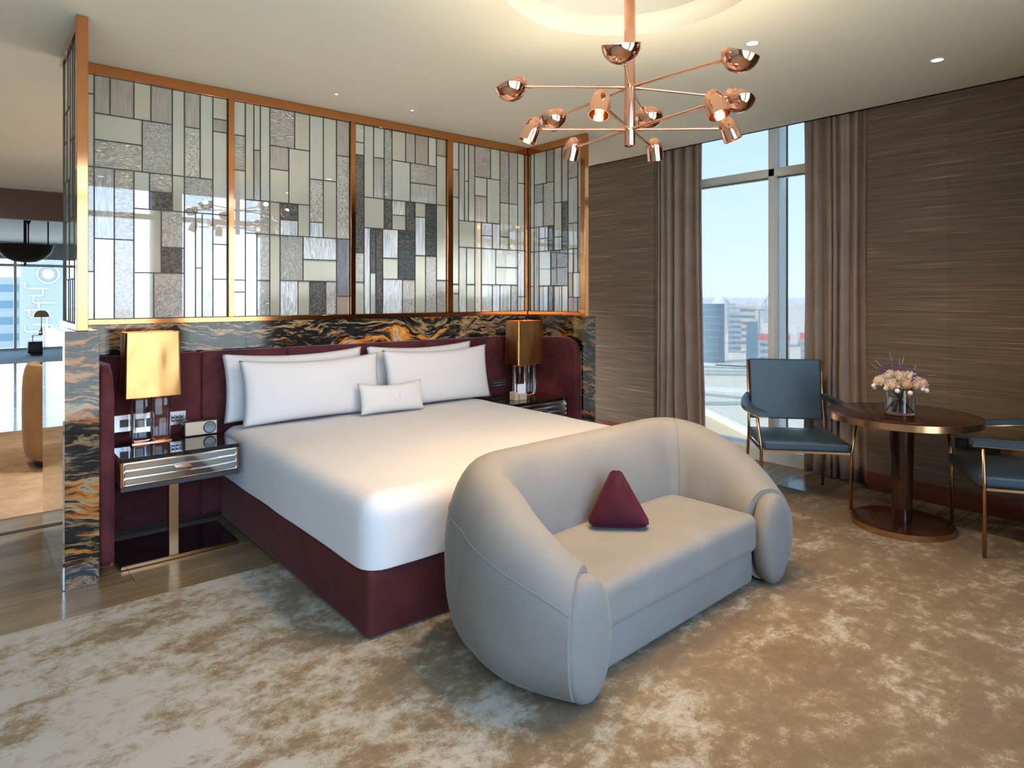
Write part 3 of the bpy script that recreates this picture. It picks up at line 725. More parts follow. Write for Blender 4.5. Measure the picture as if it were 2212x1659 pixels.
# pyramid cushion on the sofa
def pyramid_cushion():
    bm = B()
    a = [Vector((-0.155, -0.10, 0.0)), Vector((0.145, -0.125, 0.0)), Vector((0.02, 0.14, 0.0)), Vector((0.005, 0.015, 0.262))]
    vs_ = [bm.verts.new(p) for p in a]
    for f in ((0, 2, 1), (0, 1, 3), (1, 2, 3), (2, 0, 3)): bm.faces.new([vs_[i] for i in f])
    bmesh.ops.bevel(bm, geom=bm.edges[:], offset=0.026, segments=3, profile=0.5, affect='EDGES')
    c = Vector((0, 0, 0.07))
    bmesh.ops.triangulate(bm, faces=bm.faces[:])
    bmesh.ops.subdivide_edges(bm, edges=bm.edges[:], cuts=4, use_grid_fill=True)
    bmesh.ops.recalc_face_normals(bm, faces=bm.faces)
    tr = [[a[i] for i in f] for f in ((0, 2, 1), (0, 1, 3), (1, 2, 3), (2, 0, 3))]
    for v in bm.verts:
        ds = []
        for t in tr:
            nn = (t[1] - t[0]).cross(t[2] - t[0]).normalized()
            if nn.dot(sum(t, Vector()) / 3 - c) < 0: nn.negate()
            ds.append(((t[0] - v.co).dot(nn), nn))
        ds.sort(key=lambda q: q[0])
        edge = max(0.0, min(1.0, ds[1][0] / 0.07))
        if ds[0][1].z > -0.9: v.co += ds[0][1] * 0.034 * math.sin(edge * PI / 2)
    return bm
pc = mesh('pyramid_cushion', pyramid_cushion(), 'pillow_red', smooth='all')
pc.location = (2.285, 1.975, 0.392); pc.rotation_euler = (0, 0, math.radians(-38))
tag(pc, 'wine-red velvet pyramid cushion on the grey sofa', 'cushion')

# ------------------------------------------------------------------ nightstands
def nightstand(label, x0):
    t = thing('nightstand', label, 'nightstand', (x0 + 0.296, 4.1, 0), 'bedside tables')
    x1 = x0 + 0.592; Y0, Y1 = 3.862, 4.40
    simple('base_plate', x0 + 0.003, x1 - 0.001, Y0, 4.29, 0.003, 0.020, 'copper_frame', t, 0.001, 1)
    simple('base_glass', x0 + 0.006, x1 - 0.004, Y0 + 0.003, 4.287, 0.020, 0.023, 'black_gloss', t)
    simple('column', x0 + 0.23, x0 + 0.277, Y0 + 0.012, Y0 + 0.06, 0.023, 0.405, 'brass', t, 0.001, 1)
    simple('lower_shelf', x0, x1, Y0, Y1, 0.405, 0.430, 'charcoal', t, 0.002, 1)
    simple('carcass', x0 + 0.002, x1 - 0.002, Y0 + 0.012, Y1, 0.431, 0.555, 'copper_frame', t)
    d = simple('drawer', x0 + 0.012, x1 - 0.012, Y0 + 0.004, Y0 + 0.011, 0.434, 0.553, 'mirror', t)
    for k in range(3):   # bevelled mirror bands
        z0 = 0.436 + k * 0.039
        simple('mirror_band', x0 + 0.016, x1 - 0.016, Y0 - 0.001, Y0 + 0.004, z0, z0 + 0.037, 'mirror', d, 0.0045, 1)
    simple('handle', x0 + 0.259, x0 + 0.335, Y0 - 0.030, Y0 - 0.001, 0.482, 0.500, 'copper', d, 0.002, 1)
    simple('top', x0, x1, Y0, Y1, 0.556, 0.578, 'black_gloss', t, 0.002, 1)
    return t
nightstand('black and mirrored nightstand holding the radio, on a copper-edged plate', 0.615)
nightstand('mirrored nightstand on the window side of the bed', 3.267)

# ------------------------------------------------------------------ bedside lamps
def bedside_lamp(label, cx, cyy, energy):
    t = thing('table_lamp', label, 'lamp', (cx, cyy, 0.578), 'copper bedside lamps')
    z0 = 0.578
    mesh('foot_plate', box(B(), cx - 0.103, cx + 0.103, cyy - 0.053, cyy + 0.053, z0, z0 + 0.006, 0.001, 1), 'copper', t)
    for s in (-1, 1):
        bm = box(B(), cx + s * 0.051 - 0.049, cx + s * 0.051 + 0.049, cyy - 0.049, cyy + 0.049, z0 + 0.007, z0 + 0.268, 0.022, 4)
        mesh('acrylic_block', bm, 'acrylic', t, smooth=True)
    mesh('rod', cyl(B(), (cx, cyy, z0 + 0.268), (cx, cyy, 1.222), 0.005), 'copper', t, smooth=True)
    mesh('finial', lathe(B(), [(0, 1.226), (0.008, 1.222), (0.009, 1.216), (0.004, 1.212)], (cx, cyy, 0), 12), 'copper', t, smooth='all')
    # open metal box shade, a touch narrower at the top
    bm = B(); za, zb = 0.846, 1.214; hw, hd = 0.146, 0.092
    def loop(w_, d_, z):
        r = 0.012; pts = []
        for sx_, sy_, a0 in ((1, 1, 0), (-1, 1, PI / 2), (-1, -1, PI), (1, -1, 1.5 * PI)):
            for i in range(5):
                a = a0 + PI / 2 * i / 4; pts.append(bm.verts.new((cx + sx_ * (w_ - r) + r * math.cos(a), cyy + sy_ * (d_ - r) + r * math.sin(a), z)))
        return pts
    Ls = [loop(hw, hd, za), loop(hw - 0.004, hd - 0.003, (za + zb) / 2), loop(hw - 0.007, hd - 0.006, zb), loop(hw - 0.009, hd - 0.008, zb), loop(hw - 0.006, hd - 0.005, (za + zb) / 2), loop(hw - 0.002, hd - 0.002, za)]
    for A, C in zip(Ls, Ls[1:] + Ls[:1]):
        for i in range(20): bm.faces.new((A[i], A[(i + 1) % 20], C[(i + 1) % 20], C[i]))
    mesh('lamp_shade', bm, 'copper_shade', t, smooth=True)
    for s in (-1, 1):
        mesh('bulb', lathe(B(), [(0, -0.03), (0.018, -0.022), (0.026, 0.0), (0.018, 0.022), (0, 0.03)], (cx + s * 0.05, cyy, 1.03), 16), 'bulb', t, smooth='all')
    L = bpy.data.lights.new('bedside_glow', 'POINT'); L.energy = energy; L.color = (1.0, 0.55, 0.22); L.shadow_soft_size = 0.03
    lo = bpy.data.objects.new('bedside_glow', L); COL.objects.link(lo); lo.parent = t; lo.matrix_parent_inverse = Matrix.Translation(-Vector(t.location)); lo.location = (cx, cyy, 1.09)
bedside_lamp('copper box-shade lamp on clear blocks beside the radio', 0.828, 4.25, 8)
bedside_lamp('copper box-shade lamp on clear blocks on the window-side nightstand', 3.645, 4.165, 8)

# radio
rd = thing('table_radio', 'small black radio with cream front and round dial on the nightstand', 'radio', (1.095, 4.26, 0.578))
bm = box(B(), 1.003, 1.190, 4.222, 4.30, 0.579, 0.668, 0.004, 2); mesh('case', bm, 'black', rd, smooth=True)
mesh('front', box(B(), 1.008, 1.185, 4.217, 4.222, 0.584, 0.662, 0.002, 1), 'cream', rd)
dl = mesh('dial', cyl(B(), (1.143, 4.217, 0.624), (1.143, 4.211, 0.624), 0.033, seg=32), 'dial', rd, smooth=True)
bm = B(); lathe(bm, [(0.031, 0), (0.036, 0.003), (0.036, 0.006), (0.031, 0.008)], mat=Matrix.Translation((1.143, 4.218, 0.624)) @ Matrix.Rotation(PI / 2, 4, 'X'), seg=32); mesh('rim', bm, 'black', dl, smooth='all')
for k in range(9):
    a = PI * (0.08 + 0.84 * k / 8); c, s = math.cos(a), math.sin(a)
    mesh('tick', cyl(B(), (1.143 + 0.012 * c, 4.2105, 0.624 + 0.012 * s), (1.143 + 0.028 * c, 4.2105, 0.624 + 0.028 * s), 0.0011, seg=6), 'black', dl)

# wall plates in the headboard
def plate(label, x0, x1, z0, z1, mat, kind):
    t = thing('wall_plate', label, 'switch plate', ((x0 + x1) / 2, 4.405, z0))
    simple('plate', x0, x1, 4.396, 4.404, z0, z1, mat, t, 0.002, 1)
    if kind == 'socket':
        simple('socket', x0 + 0.03, x0 + 0.075, 4.393, 4.396, z0 + 0.028, z1 - 0.028, 'charcoal', t, 0.001, 1)
        simple('socket', x1 - 0.075, x1 - 0.03, 4.393, 4.396, z0 + 0.028, z1 - 0.028, 'charcoal', t, 0.001, 1)
    else:
        n = 4; wq = (x1 - x0 - 0.03) / n
        for i in range(n):
            simple('rocker', x0 + 0.017 + i * wq, x0 + 0.013 + (i + 1) * wq, 4.392, 4.396, z0 + 0.022, z1 - 0.022, 'charcoal' if mat == 'steel' else 'black', t, 0.001, 1)
            for q in range(2): simple('legend', x0 + 0.021 + i * wq, x0 + 0.009 + (i + 1) * wq, 4.3912, 4.392, z0 + 0.032 + q * 0.022, z0 + 0.040 + q * 0.022, 'steel', t)
plate('steel socket plate on the velvet behind the bedside lamp', 0.667, 0.841, 0.622, 0.722, 'steel', 'socket')
plate('steel switch plate between the bedside lamp and the radio', 0.93, 1.054, 0.628, 0.712, 'steel', 'switch')
plate('dark switch plate on the velvet by the window-side pillow', 3.47, 3.635, 0.612, 0.70, 'charcoal', 'switch')

# stationery holder with a white card
ch = thing('card_holder', 'small beige box with a white card on the far nightstand', 'stationery', (3.44, 4.02, 0.578))
simple('box', 3.385, 3.425, 3.985, 4.05, 0.579, 0.645, 'cream', ch, 0.001, 1)
simple('box', 3.432, 3.505, 3.975, 4.05, 0.579, 0.628, 'cream', ch, 0.001, 1)
simple('card', 3.428, 3.506, 4.0, 4.004, 0.629, 0.705, 'white', ch)

# ------------------------------------------------------------------ curtains
def curtain(label, y0, y1, seed, flare=0.0, nf=6):
    rng = random.Random(seed); ph = [rng.random() * 6.28 for _ in range(6)]; amp = [0.6 + rng.random() * 0.7 for _ in range(nf + 2)]
    n = nf * 18; mz = 18; bm = B(); G = []
    wd = [0.45 + rng.random() ** 1.5 * 1.5 for _ in range(nf)]; tot = sum(wd); cum = [0]
    for q in wd: cum.append(cum[-1] + q / tot)
    bias = [rng.uniform(-0.25, 0.25) for _ in range(nf)]
    for k in range(mz + 1):
        z = 0.012 + (2.99 - 0.012) * k / mz; row = []; s = 1 - k / mz
        for i in range(n + 1):
            f = min(i / n * nf, nf - 1e-6); j = int(f); u = f - j
            t = cum[j] + (cum[j + 1] - cum[j]) * u
            am = amp[j] * (wd[j] / tot * nf) ** 0.5
            u2 = u + bias[j] * math.sin(PI * u) * 0.5
            wv = 0.5 - 0.5 * math.cos(2 * PI * u2)
            pl = 0.010 * (1 - s) ** 3 * math.sin(2 * PI * 3 * f)                      # gathered heading
            x = 5.165 + 0.085 * am * (wv ** 0.8) * (0.7 + 0.3 * s) + pl + 0.008 * math.sin(4 * t + ph[2] + 1.7 * z) + 0.006 * math.sin(9 * z + 7 * t + ph[3]) * s ** 2
            tt = t + 0.05 * am / nf * math.sin(4 * PI * u2) + 0.012 * math.sin(2.2 * z + ph[4] + 6 * t) * math.sin(PI * t)
            yy = y0 + (y1 - y0) * tt
            yy += flare * (s ** 3) * (1 - t) - 0.025 * math.sin(PI * s) * (t - 0.5)
            row.append(bm.verts.new((x, yy, z)))
        G.append(row)
    for k in range(mz):
        for i in range(n): bm.faces.new((G[k][i], G[k][i + 1], G[k + 1][i + 1], G[k + 1][i]))
    o = mesh('curtain', bm, 'curtain', smooth='all')
    md = o.modifiers.new('thickness', 'SOLIDIFY'); md.thickness = 0.004; md.offset = 0
    return tag(o, label, 'curtain', 'taupe velvet curtains')
curtain('taupe velvet curtain drawn aside between the window and glass screen', 3.44, 3.97, 11, -0.04, 7)
curtain('taupe velvet curtain drawn aside behind the round table', 1.955, 2.49, 23, 0.0, 7)

# ------------------------------------------------------------------ armchairs
def armchair(label, loc, rot):
    t = thing('armchair', label, 'chair', (0, 0, 0), 'brass-framed armchairs')
    W, D = 0.283, 0.278
    bm = soft_box(-0.272, 0.272, -0.30, 0.20, 0.377, 0.440, 0.014, 8, 0.010, 4, 0.0)
    mesh('seat', bm, 'leather', t, smooth='all')
    bm = B()
    for a in ((-W, W, -0.285, -0.273, 0.362, 0.376), (-W, W, 0.19, 0.202, 0.362, 0.376), (-W, -W + 0.012, -0.273, 0.19, 0.362, 0.376), (W - 0.012, W, -0.273, 0.19, 0.362, 0.376)): box(bm, *a)
    mesh('seat_frame', bm, 'brass', t)
    # backrest leaning slightly back
    bm = soft_box(-0.252, 0.252, -0.022, 0.022, -0.222, 0.222, 0.009, 8, 0.0, 4, 0.0)
    for v in bm.verts: v.co = Matrix.Translation((0, 0.277, 0.715)) @ Matrix.Rotation(-0.12, 4, 'X') @ v.co
    mesh('backrest', bm, 'leather', t, smooth='all')
    def bar(pts, w_=0.0105):
        bm = B(); tube(bm, pts, w_, 8); return bm
    for s in (-1, 1):
        mesh('leg', bar([(s * W, -D, 0.002), (s * W, -D, 0.37), (s * (W + 0.028), -D - 0.015, 0.592)]), 'brass', t, smooth='all')
        mesh('leg', bar([(s * (W - 0.01), D + 0.02, 0.002), (s * (W - 0.015), 0.225, 0.40), (s * (W - 0.022), 0.262, 0.60), (s * (W - 0.022), 0.305, 0.93)]), 'brass', t, smooth='all')
        # arm: flat bronze strip with a leather pad, bowed outward
        pts = []
        for i in range(13):
            u = i / 12; yy = 0.262 - u * 0.60
            xx = s * (W - 0.018 + 0.062 * math.sin(PI * min(1, u * 1.05)) + 0.014 * u); zz = 0.655 - 0.052 * u - 0.012 * math.sin(PI * u)
            pts.append((xx, yy, zz, 0.016 + 0.019 * min(1, u * 1.8)))
        for nm, mt, h0, h1, g in (('arm', 'brass', -0.004, 0.002, 0.85), ('arm_pad', 'leather', 0.002, 0.032, 1.0)):
            bm = B(); A = []
            for x_, y_, z_, w_ in pts:
                w_ *= g
                A.append([bm.verts.new((x_ - w_, y_, z_ + h0)), bm.verts.new((x_ + w_, y_, z_ + h0)), bm.verts.new((x_ + w_, y_, z_ + h1)), bm.verts.new((x_ - w_, y_, z_ + h1))])
            for p, q in zip(A, A[1:]):
                for i in range(4): bm.faces.new((p[i], p[(i + 1) % 4], q[(i + 1) % 4], q[i]))
            bm.faces.new(A[0]); bm.faces.new(A[-1][::-1])
            bmesh.ops.bevel(bm, geom=[e_ for e_ in bm.edges if e_.is_manifold and e_.calc_face_angle(0) > 0.8], offset=0.0025, segments=2, affect='EDGES')
            mesh(nm, bm, mt, t, smooth=True)
    t.location = loc; t.rotation_euler = (0, 0, rot)
    return t
# local front is -y; facing direction f = (sin r, -cos r)
def facing(fx, fy): return math.atan2(fx, -fy)
armchair('blue leather armchair with brass legs in front of the window', (4.50, 2.235, 0.012), facing(-0.76, -0.65))
armchair('blue leather armchair cut by the picture edge, by the grasscloth wall', (4.585, 0.945, 0.012), facing(-0.511, 0.86))

# ------------------------------------------------------------------ round table
TX, TY = 4.40, 1.512
tb = thing('round_table', 'round mahogany pedestal table with brass edge bands', 'table', (TX, TY, 0.012))
lz = lambda nm, prof, mt: mesh(nm, lathe(B(), prof, (TX, TY, 0.0), 72), mt, tb, smooth=True)
lz('base', [(0, 0.014), (0.272, 0.014), (0.272, 0.046), (0.268, 0.048), (0, 0.048)], 'mahogany')
lz('base_band', [(0.2725, 0.013), (0.277, 0.013), (0.277, 0.0465), (0.2725, 0.0475)], 'brass')
lz('column', [(0, 0.049), (0.054, 0.049), (0.055, 0.07), (0.060, 0.30), (0.066, 0.55), (0.070, 0.664), (0, 0.664)], 'mahogany')
lz('top', [(0, 0.665), (0.411, 0.665), (0.411, 0.700), (0.407, 0.703), (0, 0.703)], 'mahogany')
lz('top_band', [(0.4115, 0.664), (0.4165, 0.664), (0.4165, 0.7015), (0.4115, 0.7025)], 'brass')

# vase and flowers
VX, VY, VZ = 4.365, 1.512, 0.704
vs_t = thing('glass_vase', 'clear cylinder vase holding roses on the round table', 'vase', (VX, VY, VZ))
mesh('glass', lathe(B(), [(0, 0.0), (0.079, 0.0), (0.081, 0.004), (0.081, 0.155), (0.078, 0.157), (0.076, 0.155), (0.076, 0.014), (0, 0.012)], (VX, VY, VZ), 48), 'glass', vs_t, smooth=True)
mesh('water', lathe(B(), [(0, 0.0135), (0.0755, 0.0155), (0.0755, 0.105), (0, 0.105)], (VX, VY, VZ), 48), 'water', vs_t, smooth=True)
bq = thing('bouquet', 'bouquet of peach and cream roses with lavender sprigs in the vase', 'flowers', (VX, VY, VZ + 0.02))
def rose_bm(r, seed):
    rng = random.Random(seed); bm = B()
    for ring, (cnt, rad, hgt, lean) in enumerate(((3, 0.30, 0.95, -0.25), (5, 0.55, 0.90, 0.0), (6, 0.82, 0.75, 0.25), (7, 1.0, 0.5, 0.55))):
        for k in range(cnt):
            a0 = 2 * PI * k / cnt + ring * 0.5 + rng.random() * 0.2; wid = 2 * PI / cnt * 0.72
            g = []
            for i in range(4):
                v = i / 3; row = []
                for j in range(5):
                    u = j / 4 - 0.5; a = a0 + u * wid * (0.55 + 0.6 * math.sin(PI * (0.2 + 0.7 * v)))
                    rr = r * (rad * (0.45 + 0.55 * math.sin(PI / 2 * min(1, v * 1.2))) + lean * 0.35 * v * v)
                    z = r * (-0.75 + (hgt + 0.75) * v - 0.5 * u * u * v - (0.15 * max(0, lean) * v ** 3))
                    row.append(bm.verts.new((rr * math.cos(a), rr * math.sin(a), z)))
                g.append(row)
            for i in range(3):
                for j in range(4): bm.faces.new((g[i][j], g[i][j + 1], g[i + 1][j + 1], g[i + 1][j]))
    bmesh.ops.create_icosphere(bm, subdivisions=2, radius=r * 0.55)
    return bm
rng = random.Random(5)
protos = [mesh('rose', rose_bm(0.034, 1), 'rose', bq, smooth='all', recalc=False), mesh('rose', rose_bm(0.036, 2), 'rose_pale', bq, smooth='all', recalc=False)]
heads = []
for ring, (cnt, rad, zz) in enumerate(((1, 0.0, 0.235), (6, 0.062, 0.222), (10, 0.112, 0.190))):
    for k in range(cnt):
        a = 2 * PI * k / max(cnt, 1) + ring * 0.3; heads.append((rad * math.cos(a), rad * math.sin(a), zz + rng.uniform(-0.008, 0.008)))
loc0 = Vector(bq.location)
for i, (x, y, z) in enumerate(heads):
    pr = protos[(i * 7 // 3) % 2]
    o = pr if not pr.get('used') else pr.copy()
    if o is not pr: COL.objects.link(o)
    pr['used'] = 1
    d = Vector((x * 1.1, y * 1.1, 0.12)).normalized(); q = Vector((0, 0, 1)).rotation_difference(d)
    o.rotation_mode = 'QUATERNION'; o.rotation_quaternion = q; s = rng.uniform(0.88, 1.08); o.scale = (s, s, s)
    o.location = (VX + x, VY + y, VZ + z)
    mesh('stem', tube(B(), [(VX + x, VY + y, VZ + z - 0.02), (VX + x * 0.55, VY + y * 0.55, VZ + 0.15), (VX - x * 0.25, VY - y * 0.25, VZ + 0.07), (VX - x * 0.50, VY - y * 0.5, VZ + 0.018)], 0.0028, 6), 'stem', bq, smooth='all')
for pr in protos:
    if 'used' in pr: del pr['used']
for k in range(26):   # small white blossoms between the roses
    a = rng.random() * 6.28; rad = rng.uniform(0.10, 0.155); z = 0.19 - (rad - 0.1) * 0.9 + rng.uniform(-0.01, 0.03)
    bm = B(); bmesh.ops.create_icosphere(bm, subdivisions=2, radius=rng.uniform(0.009, 0.015), matrix=Matrix.Translation((VX + rad * math.cos(a), VY + rad * math.sin(a), VZ + z)))
    mesh('blossom', bm, 'blossom', bq, smooth='all')
for k in range(16):   # leaves around the collar
    a = 2 * PI * k / 16 + rng.random() * 0.3; r0 = 0.06; r1 = 0.115; bm = B()
    z0 = VZ + 0.16; c, s = math.cos(a), math.sin(a); n_ = Vector((-s, c, 0)) * 0.014
    p0 = Vector((VX + r0 * c, VY + r0 * s, z0)); p1 = Vector((VX + (r0 + r1) / 2 * c, VY + (r0 + r1) / 2 * s, z0 + 0.012)); p2 = Vector((VX + r1 * c, VY + r1 * s, z0 - 0.008))
    v0, v1, v2, v3, v4 = [bm.verts.new(p) for p in (p0, p1 + n_, p2, p1 - n_, p1 + Vector((0, 0, -0.004)))]
    for f in ((v0, v1, v4), (v1, v2, v4), (v2, v3, v4), (v3, v0, v4)): bm.faces.new(f)
    mesh('leaf', bm, 'leaf', bq)
# sprigs: image-right is (0.765,-0.644) in plan
R_ = Vector((0.765, -0.644, 0)); F_ = Vector((0.644, 0.765, 0))
for rx, fz, tipx, tipz in ((-0.085, 0.0, -0.15, 0.33), (-0.06, 0.04, -0.155, 0.30), (-0.01, 0.03, -0.045, 0.375), (0.0, 0.0, 0.0, 0.34), (0.035, 0.04, 0.05, 0.345), (0.055, -0.05, 0.07, 0.30), (0.10, 0.0, 0.225, 0.238), (0.045, -0.08, 0.055, 0.26)):
    p0 = Vector((VX, VY, VZ)) + R_ * rx * 0.6 + F_ * fz + Vector((0, 0, 0.20)); p2 = Vector((VX, VY, VZ)) + R_ * tipx + F_ * fz + Vector((0, 0, tipz)); p1 = p0.lerp(p2, 0.5) + Vector((0, 0, 0.008))
    sg = mesh('lavender_sprig', tube(B(), [p0, p1, p2], [0.0022, 0.0018, 0.0010], 6), 'twig', bq, smooth='all')
    bm = B()
    for i in range(14):
        t_ = 0.12 + 0.55 * i / 13; p = (p0.lerp(p1, t_ * 2) if t_ < 0.5 else p1.lerp(p2, t_ * 2 - 1)); a = i * 2.4
        bmesh.ops.create_icosphere(bm, subdivisions=1, radius=0.0085 * (1.15 - t_ * 0.9), matrix=Matrix.Translation(p + Vector((0.005 * math.cos(a), 0.005 * math.sin(a), 0))))
    o = tag(mesh('florets', bm, 'lavender', sg, smooth='all'), kind='stuff')

# ------------------------------------------------------------------ wall socket behind the second chair
so_ = thing('wall_socket', 'black multi-socket panel low on the grasscloth wall', 'socket', (5.1, 1.3, 0.40))
simple('plate', 5.088, 5.099, 1.18, 1.425, 0.402, 0.475, 'black', so_, 0.002, 1)
for k in range(4): simple('socket', 5.0855, 5.088, 1.205 + k * 0.052, 1.245 + k * 0.052, 0.420, 0.458, 'charcoal', so_, 0.001, 1)

# ------------------------------------------------------------------ chandelier
HX, HY = 2.245, 1.86
cd = thing('chandelier', 'copper chandelier with radiating arms and tilted metal shades', 'chandelier', (HX, HY, 2.08))
mesh('stem', lathe(B(), [(0, 2.075), (0.012, 2.079), (0.024, 2.083), (0.0245, 2.09), (0.0245, 2.95), (0, 2.95)], (HX, HY, 0), 28), 'copper', cd, smooth=True)
mesh('ceiling_cup', lathe(B(), [(0.0245, 2.955), (0.055, 2.952), (0.06, 2.958), (0, 2.962)], (HX, HY, 0), 32), 'copper', cd, smooth=True)
Rv = Vector((math.cos(math.radians(40.1)), -math.sin(math.radians(40.1)), 0)); Fv = Vector((math.sin(math.radians(40.1)), math.cos(math.radians(40.1)), 0))
def cup_bm(r, tilt_dir):
    """hemispherical dish with a flat foot, rim cut facing up and outward"""
    M_ = tilt_dir; bm = B(); prof = []
    for i in range(15):
        a = math.radians(14 + i * 5.6 ) ; prof.append((r * math.sin(a), -r * math.cos(a)))
    prof = [(0, prof[0][1])] + prof
    inn = [((p - 0.003) if p > 0.004 else 0, z + 0.003 * (1 - i / 16)) for i, (p, z) in enumerate(prof)][::-1]
    lathe(bm, prof + inn, mat=M_, seg=36); return bm
def bullet_bm(r, h, M_):
    prof = [(0, 0.0)]
    for i in range(1, 9):
        a = PI / 2 * i / 8; prof.append((r * math.sin(a) ** 0.9, -r * 1.75 * (1 - math.cos(a))))
    prof += [(r, -h), (r - 0.003, -h), (r - 0.003, -r * 1.8), (r * 0.6, -r * 0.55), (0, -0.006)]
    bm = B(); lathe(bm, prof, mat=M_, seg=30); return bm
def arm_to(z, ang, L):
    d = Rv * math.cos(math.radians(ang)) + Fv * math.sin(math.radians(ang))
    a = Vector((HX, HY, z)) + d * 0.022; b = Vector((HX, HY, z)) + d * L
    bm = B(); cyl(bm, a, b, 0.0062, seg=12); cyl(bm, a, a + d * 0.035, 0.0085, seg=12); cyl(bm, b - d * 0.035, b, 0.0085, seg=12)
    return d, b, mesh('arm', bm, 'copper', cd, smooth=True)
for ang, L in ((-104, 0.42), (-47, 0.455), (17, 0.50), (69, 0.44), (121, 0.53), (181, 0.46)):
    d, b, ar = arm_to(2.343, ang, L)
    ax = d.cross(Vector((0, 0, 1)))
    M_ = Matrix.Translation(b + d * 0.066 + Vector((0, 0, 0.006))) @ Matrix.Rotation(math.radians(-22), 4, ax)
    sh = mesh('dish_shade', cup_bm(0.073, M_), 'copper', cd, smooth=True)
    mesh('bulb', lathe(B(), [(0, -0.045), (0.012, -0.04), (0.016, -0.028), (0.012, -0.016), (0, -0.012)], mat=M_, seg=14), 'bulb', sh, smooth='all')
    L_ = bpy.data.lights.new('chandelier_uplight', 'POINT'); L_.energy = CH_UP; L_.color = (1.0, 0.78, 0.52); L_.shadow_soft_size = 0.02
    lo = bpy.data.objects.new('chandelier_uplight', L_); COL.objects.link(lo); lo.parent = cd; lo.matrix_parent_inverse = Matrix.Translation(-Vector(cd.location))
    lo.location = M_ @ Vector((0, 0, 0.004))
for k, (ang, L) in enumerate(((-115, 0.385), (-57, 0.42), (-2, 0.385), (63, 0.375), (121, 0.38), (180, 0.385))):
    d, b, ar = arm_to(2.156, ang, L)
    ax = d.cross(Vector((0, 0, 1)))
    M_ = Matrix.Translation(b + d * 0.026 + Vector((0, 0, 0.052))) @ Matrix.Rotation(math.radians(22), 4, ax)
    sh = mesh('bullet_shade', bullet_bm(0.040, 0.112, M_), 'copper', cd, smooth=True)
    mesh('bulb', lathe(B(), [(0, -0.062), (0.010, -0.066), (0.017, -0.080), (0.015, -0.092), (0, -0.098)], mat=M_, seg=14), 'bulb', sh, smooth='all')
    L_ = bpy.data.lights.new('chandelier_spot', 'SPOT'); L_.energy = CH_SPOT; L_.color = (1.0, 0.66, 0.36); L_.spot_size = math.radians(150); L_.spot_blend = 0.6; L_.shadow_soft_size = 0.012
    lo = bpy.data.objects.new('chandelier_spot', L_); COL.objects.link(lo); lo.parent = cd; lo.matrix_parent_inverse = Matrix.Translation(-Vector(cd.location))
    lo.location = M_ @ Vector((0, 0, -0.108)); lo.rotation_euler = M_.to_euler()

# ------------------------------------------------------------------ recessed downlights
def downlight(label, x, y, r, energy, size=70, tint=(1.0, 0.82, 0.62)):
    t = thing('downlight', label, 'ceiling light', (x, y, 2.8), 'recessed downlights')
    mesh('trim_ring', lathe(B(), [(r * 0.72, 2.7985), (r * 0.75, 2.796), (r, 2.7975), (r, 2.7995), (r * 0.72, 2.7995)], (x, y, 0), 28), 'white', t, smooth='all')
    mesh('lens', lathe(B(), [(0, 2.7975), (r * 0.70, 2.7975), (r * 0.70, 2.7990), (0, 2.7990)], (x, y, 0), 28), 'downlight', t)
    L_ = bpy.data.lights.new('downlight_beam', 'SPOT'); L_.energy = energy; L_.color = tint; L_.spot_size = math.radians(size); L_.spot_blend = 0.7; L_.shadow_soft_size = 0.03
    lo = bpy.data.objects.new('downlight_beam', L_); COL.objects.link(lo); lo.parent = t; lo.matrix_parent_inverse = Matrix.Translation(-Vector(t.location)); lo.location = (x, y, 2.79)
downlight('recessed downlight in the ceiling just beside the chandelier', 3.285, 1.868, 0.042, DL)
downlight('recessed downlight in the ceiling above the round table', 4.342, 1.304, 0.042, DL)
downlight('tiny ceiling pinspot above the second glass panel', 1.942, 4.165, 0.014, DL * 0.25, 80)
downlight('tiny ceiling pinspot above the third glass panel', 2.54, 4.167, 0.014, DL * 0.25, 80)
downlight('recessed downlight out over the rug behind the camera', 1.2, 0.35, 0.042, DL)
downlight('recessed downlight over the rug near the rear window', 3.3, 0.55, 0.042, DL)

for lb, x, y, en in (('recessed fill light added above the amber living room carpet', -0.1, 6.2, 2.8), ('recessed fill light added above the edge of amber carpet and marble', -0.1, 8.3, 2.8),
                     ('recessed fill light added just before the wooden pelmet', -0.1, 10.0, 2.8), ('recessed fill light added above the dark marble band', -0.2, 12.5, 2.8),  # unseen fill lamps added to brighten the living room
                     ('recessed fill light added above the far white marble floor', 2.0, 15.5, 2.8), ('added backlight behind the second glass panel', 1.7, 5.7, 10), ('added backlight behind the third glass panel', 2.7, 5.7, 15),
                     ('added backlight behind the fourth glass panel', 3.5, 5.7, 20)):  # unseen lamps behind the screen, added to make its panes glow
    downlight(lb, x, y, 0.042, DL * en, 140 if lb[0] == 'r' else 112, (1.0, 0.82, 0.62) if lb[0] == 'r' else (0.92, 0.97, 1.0))

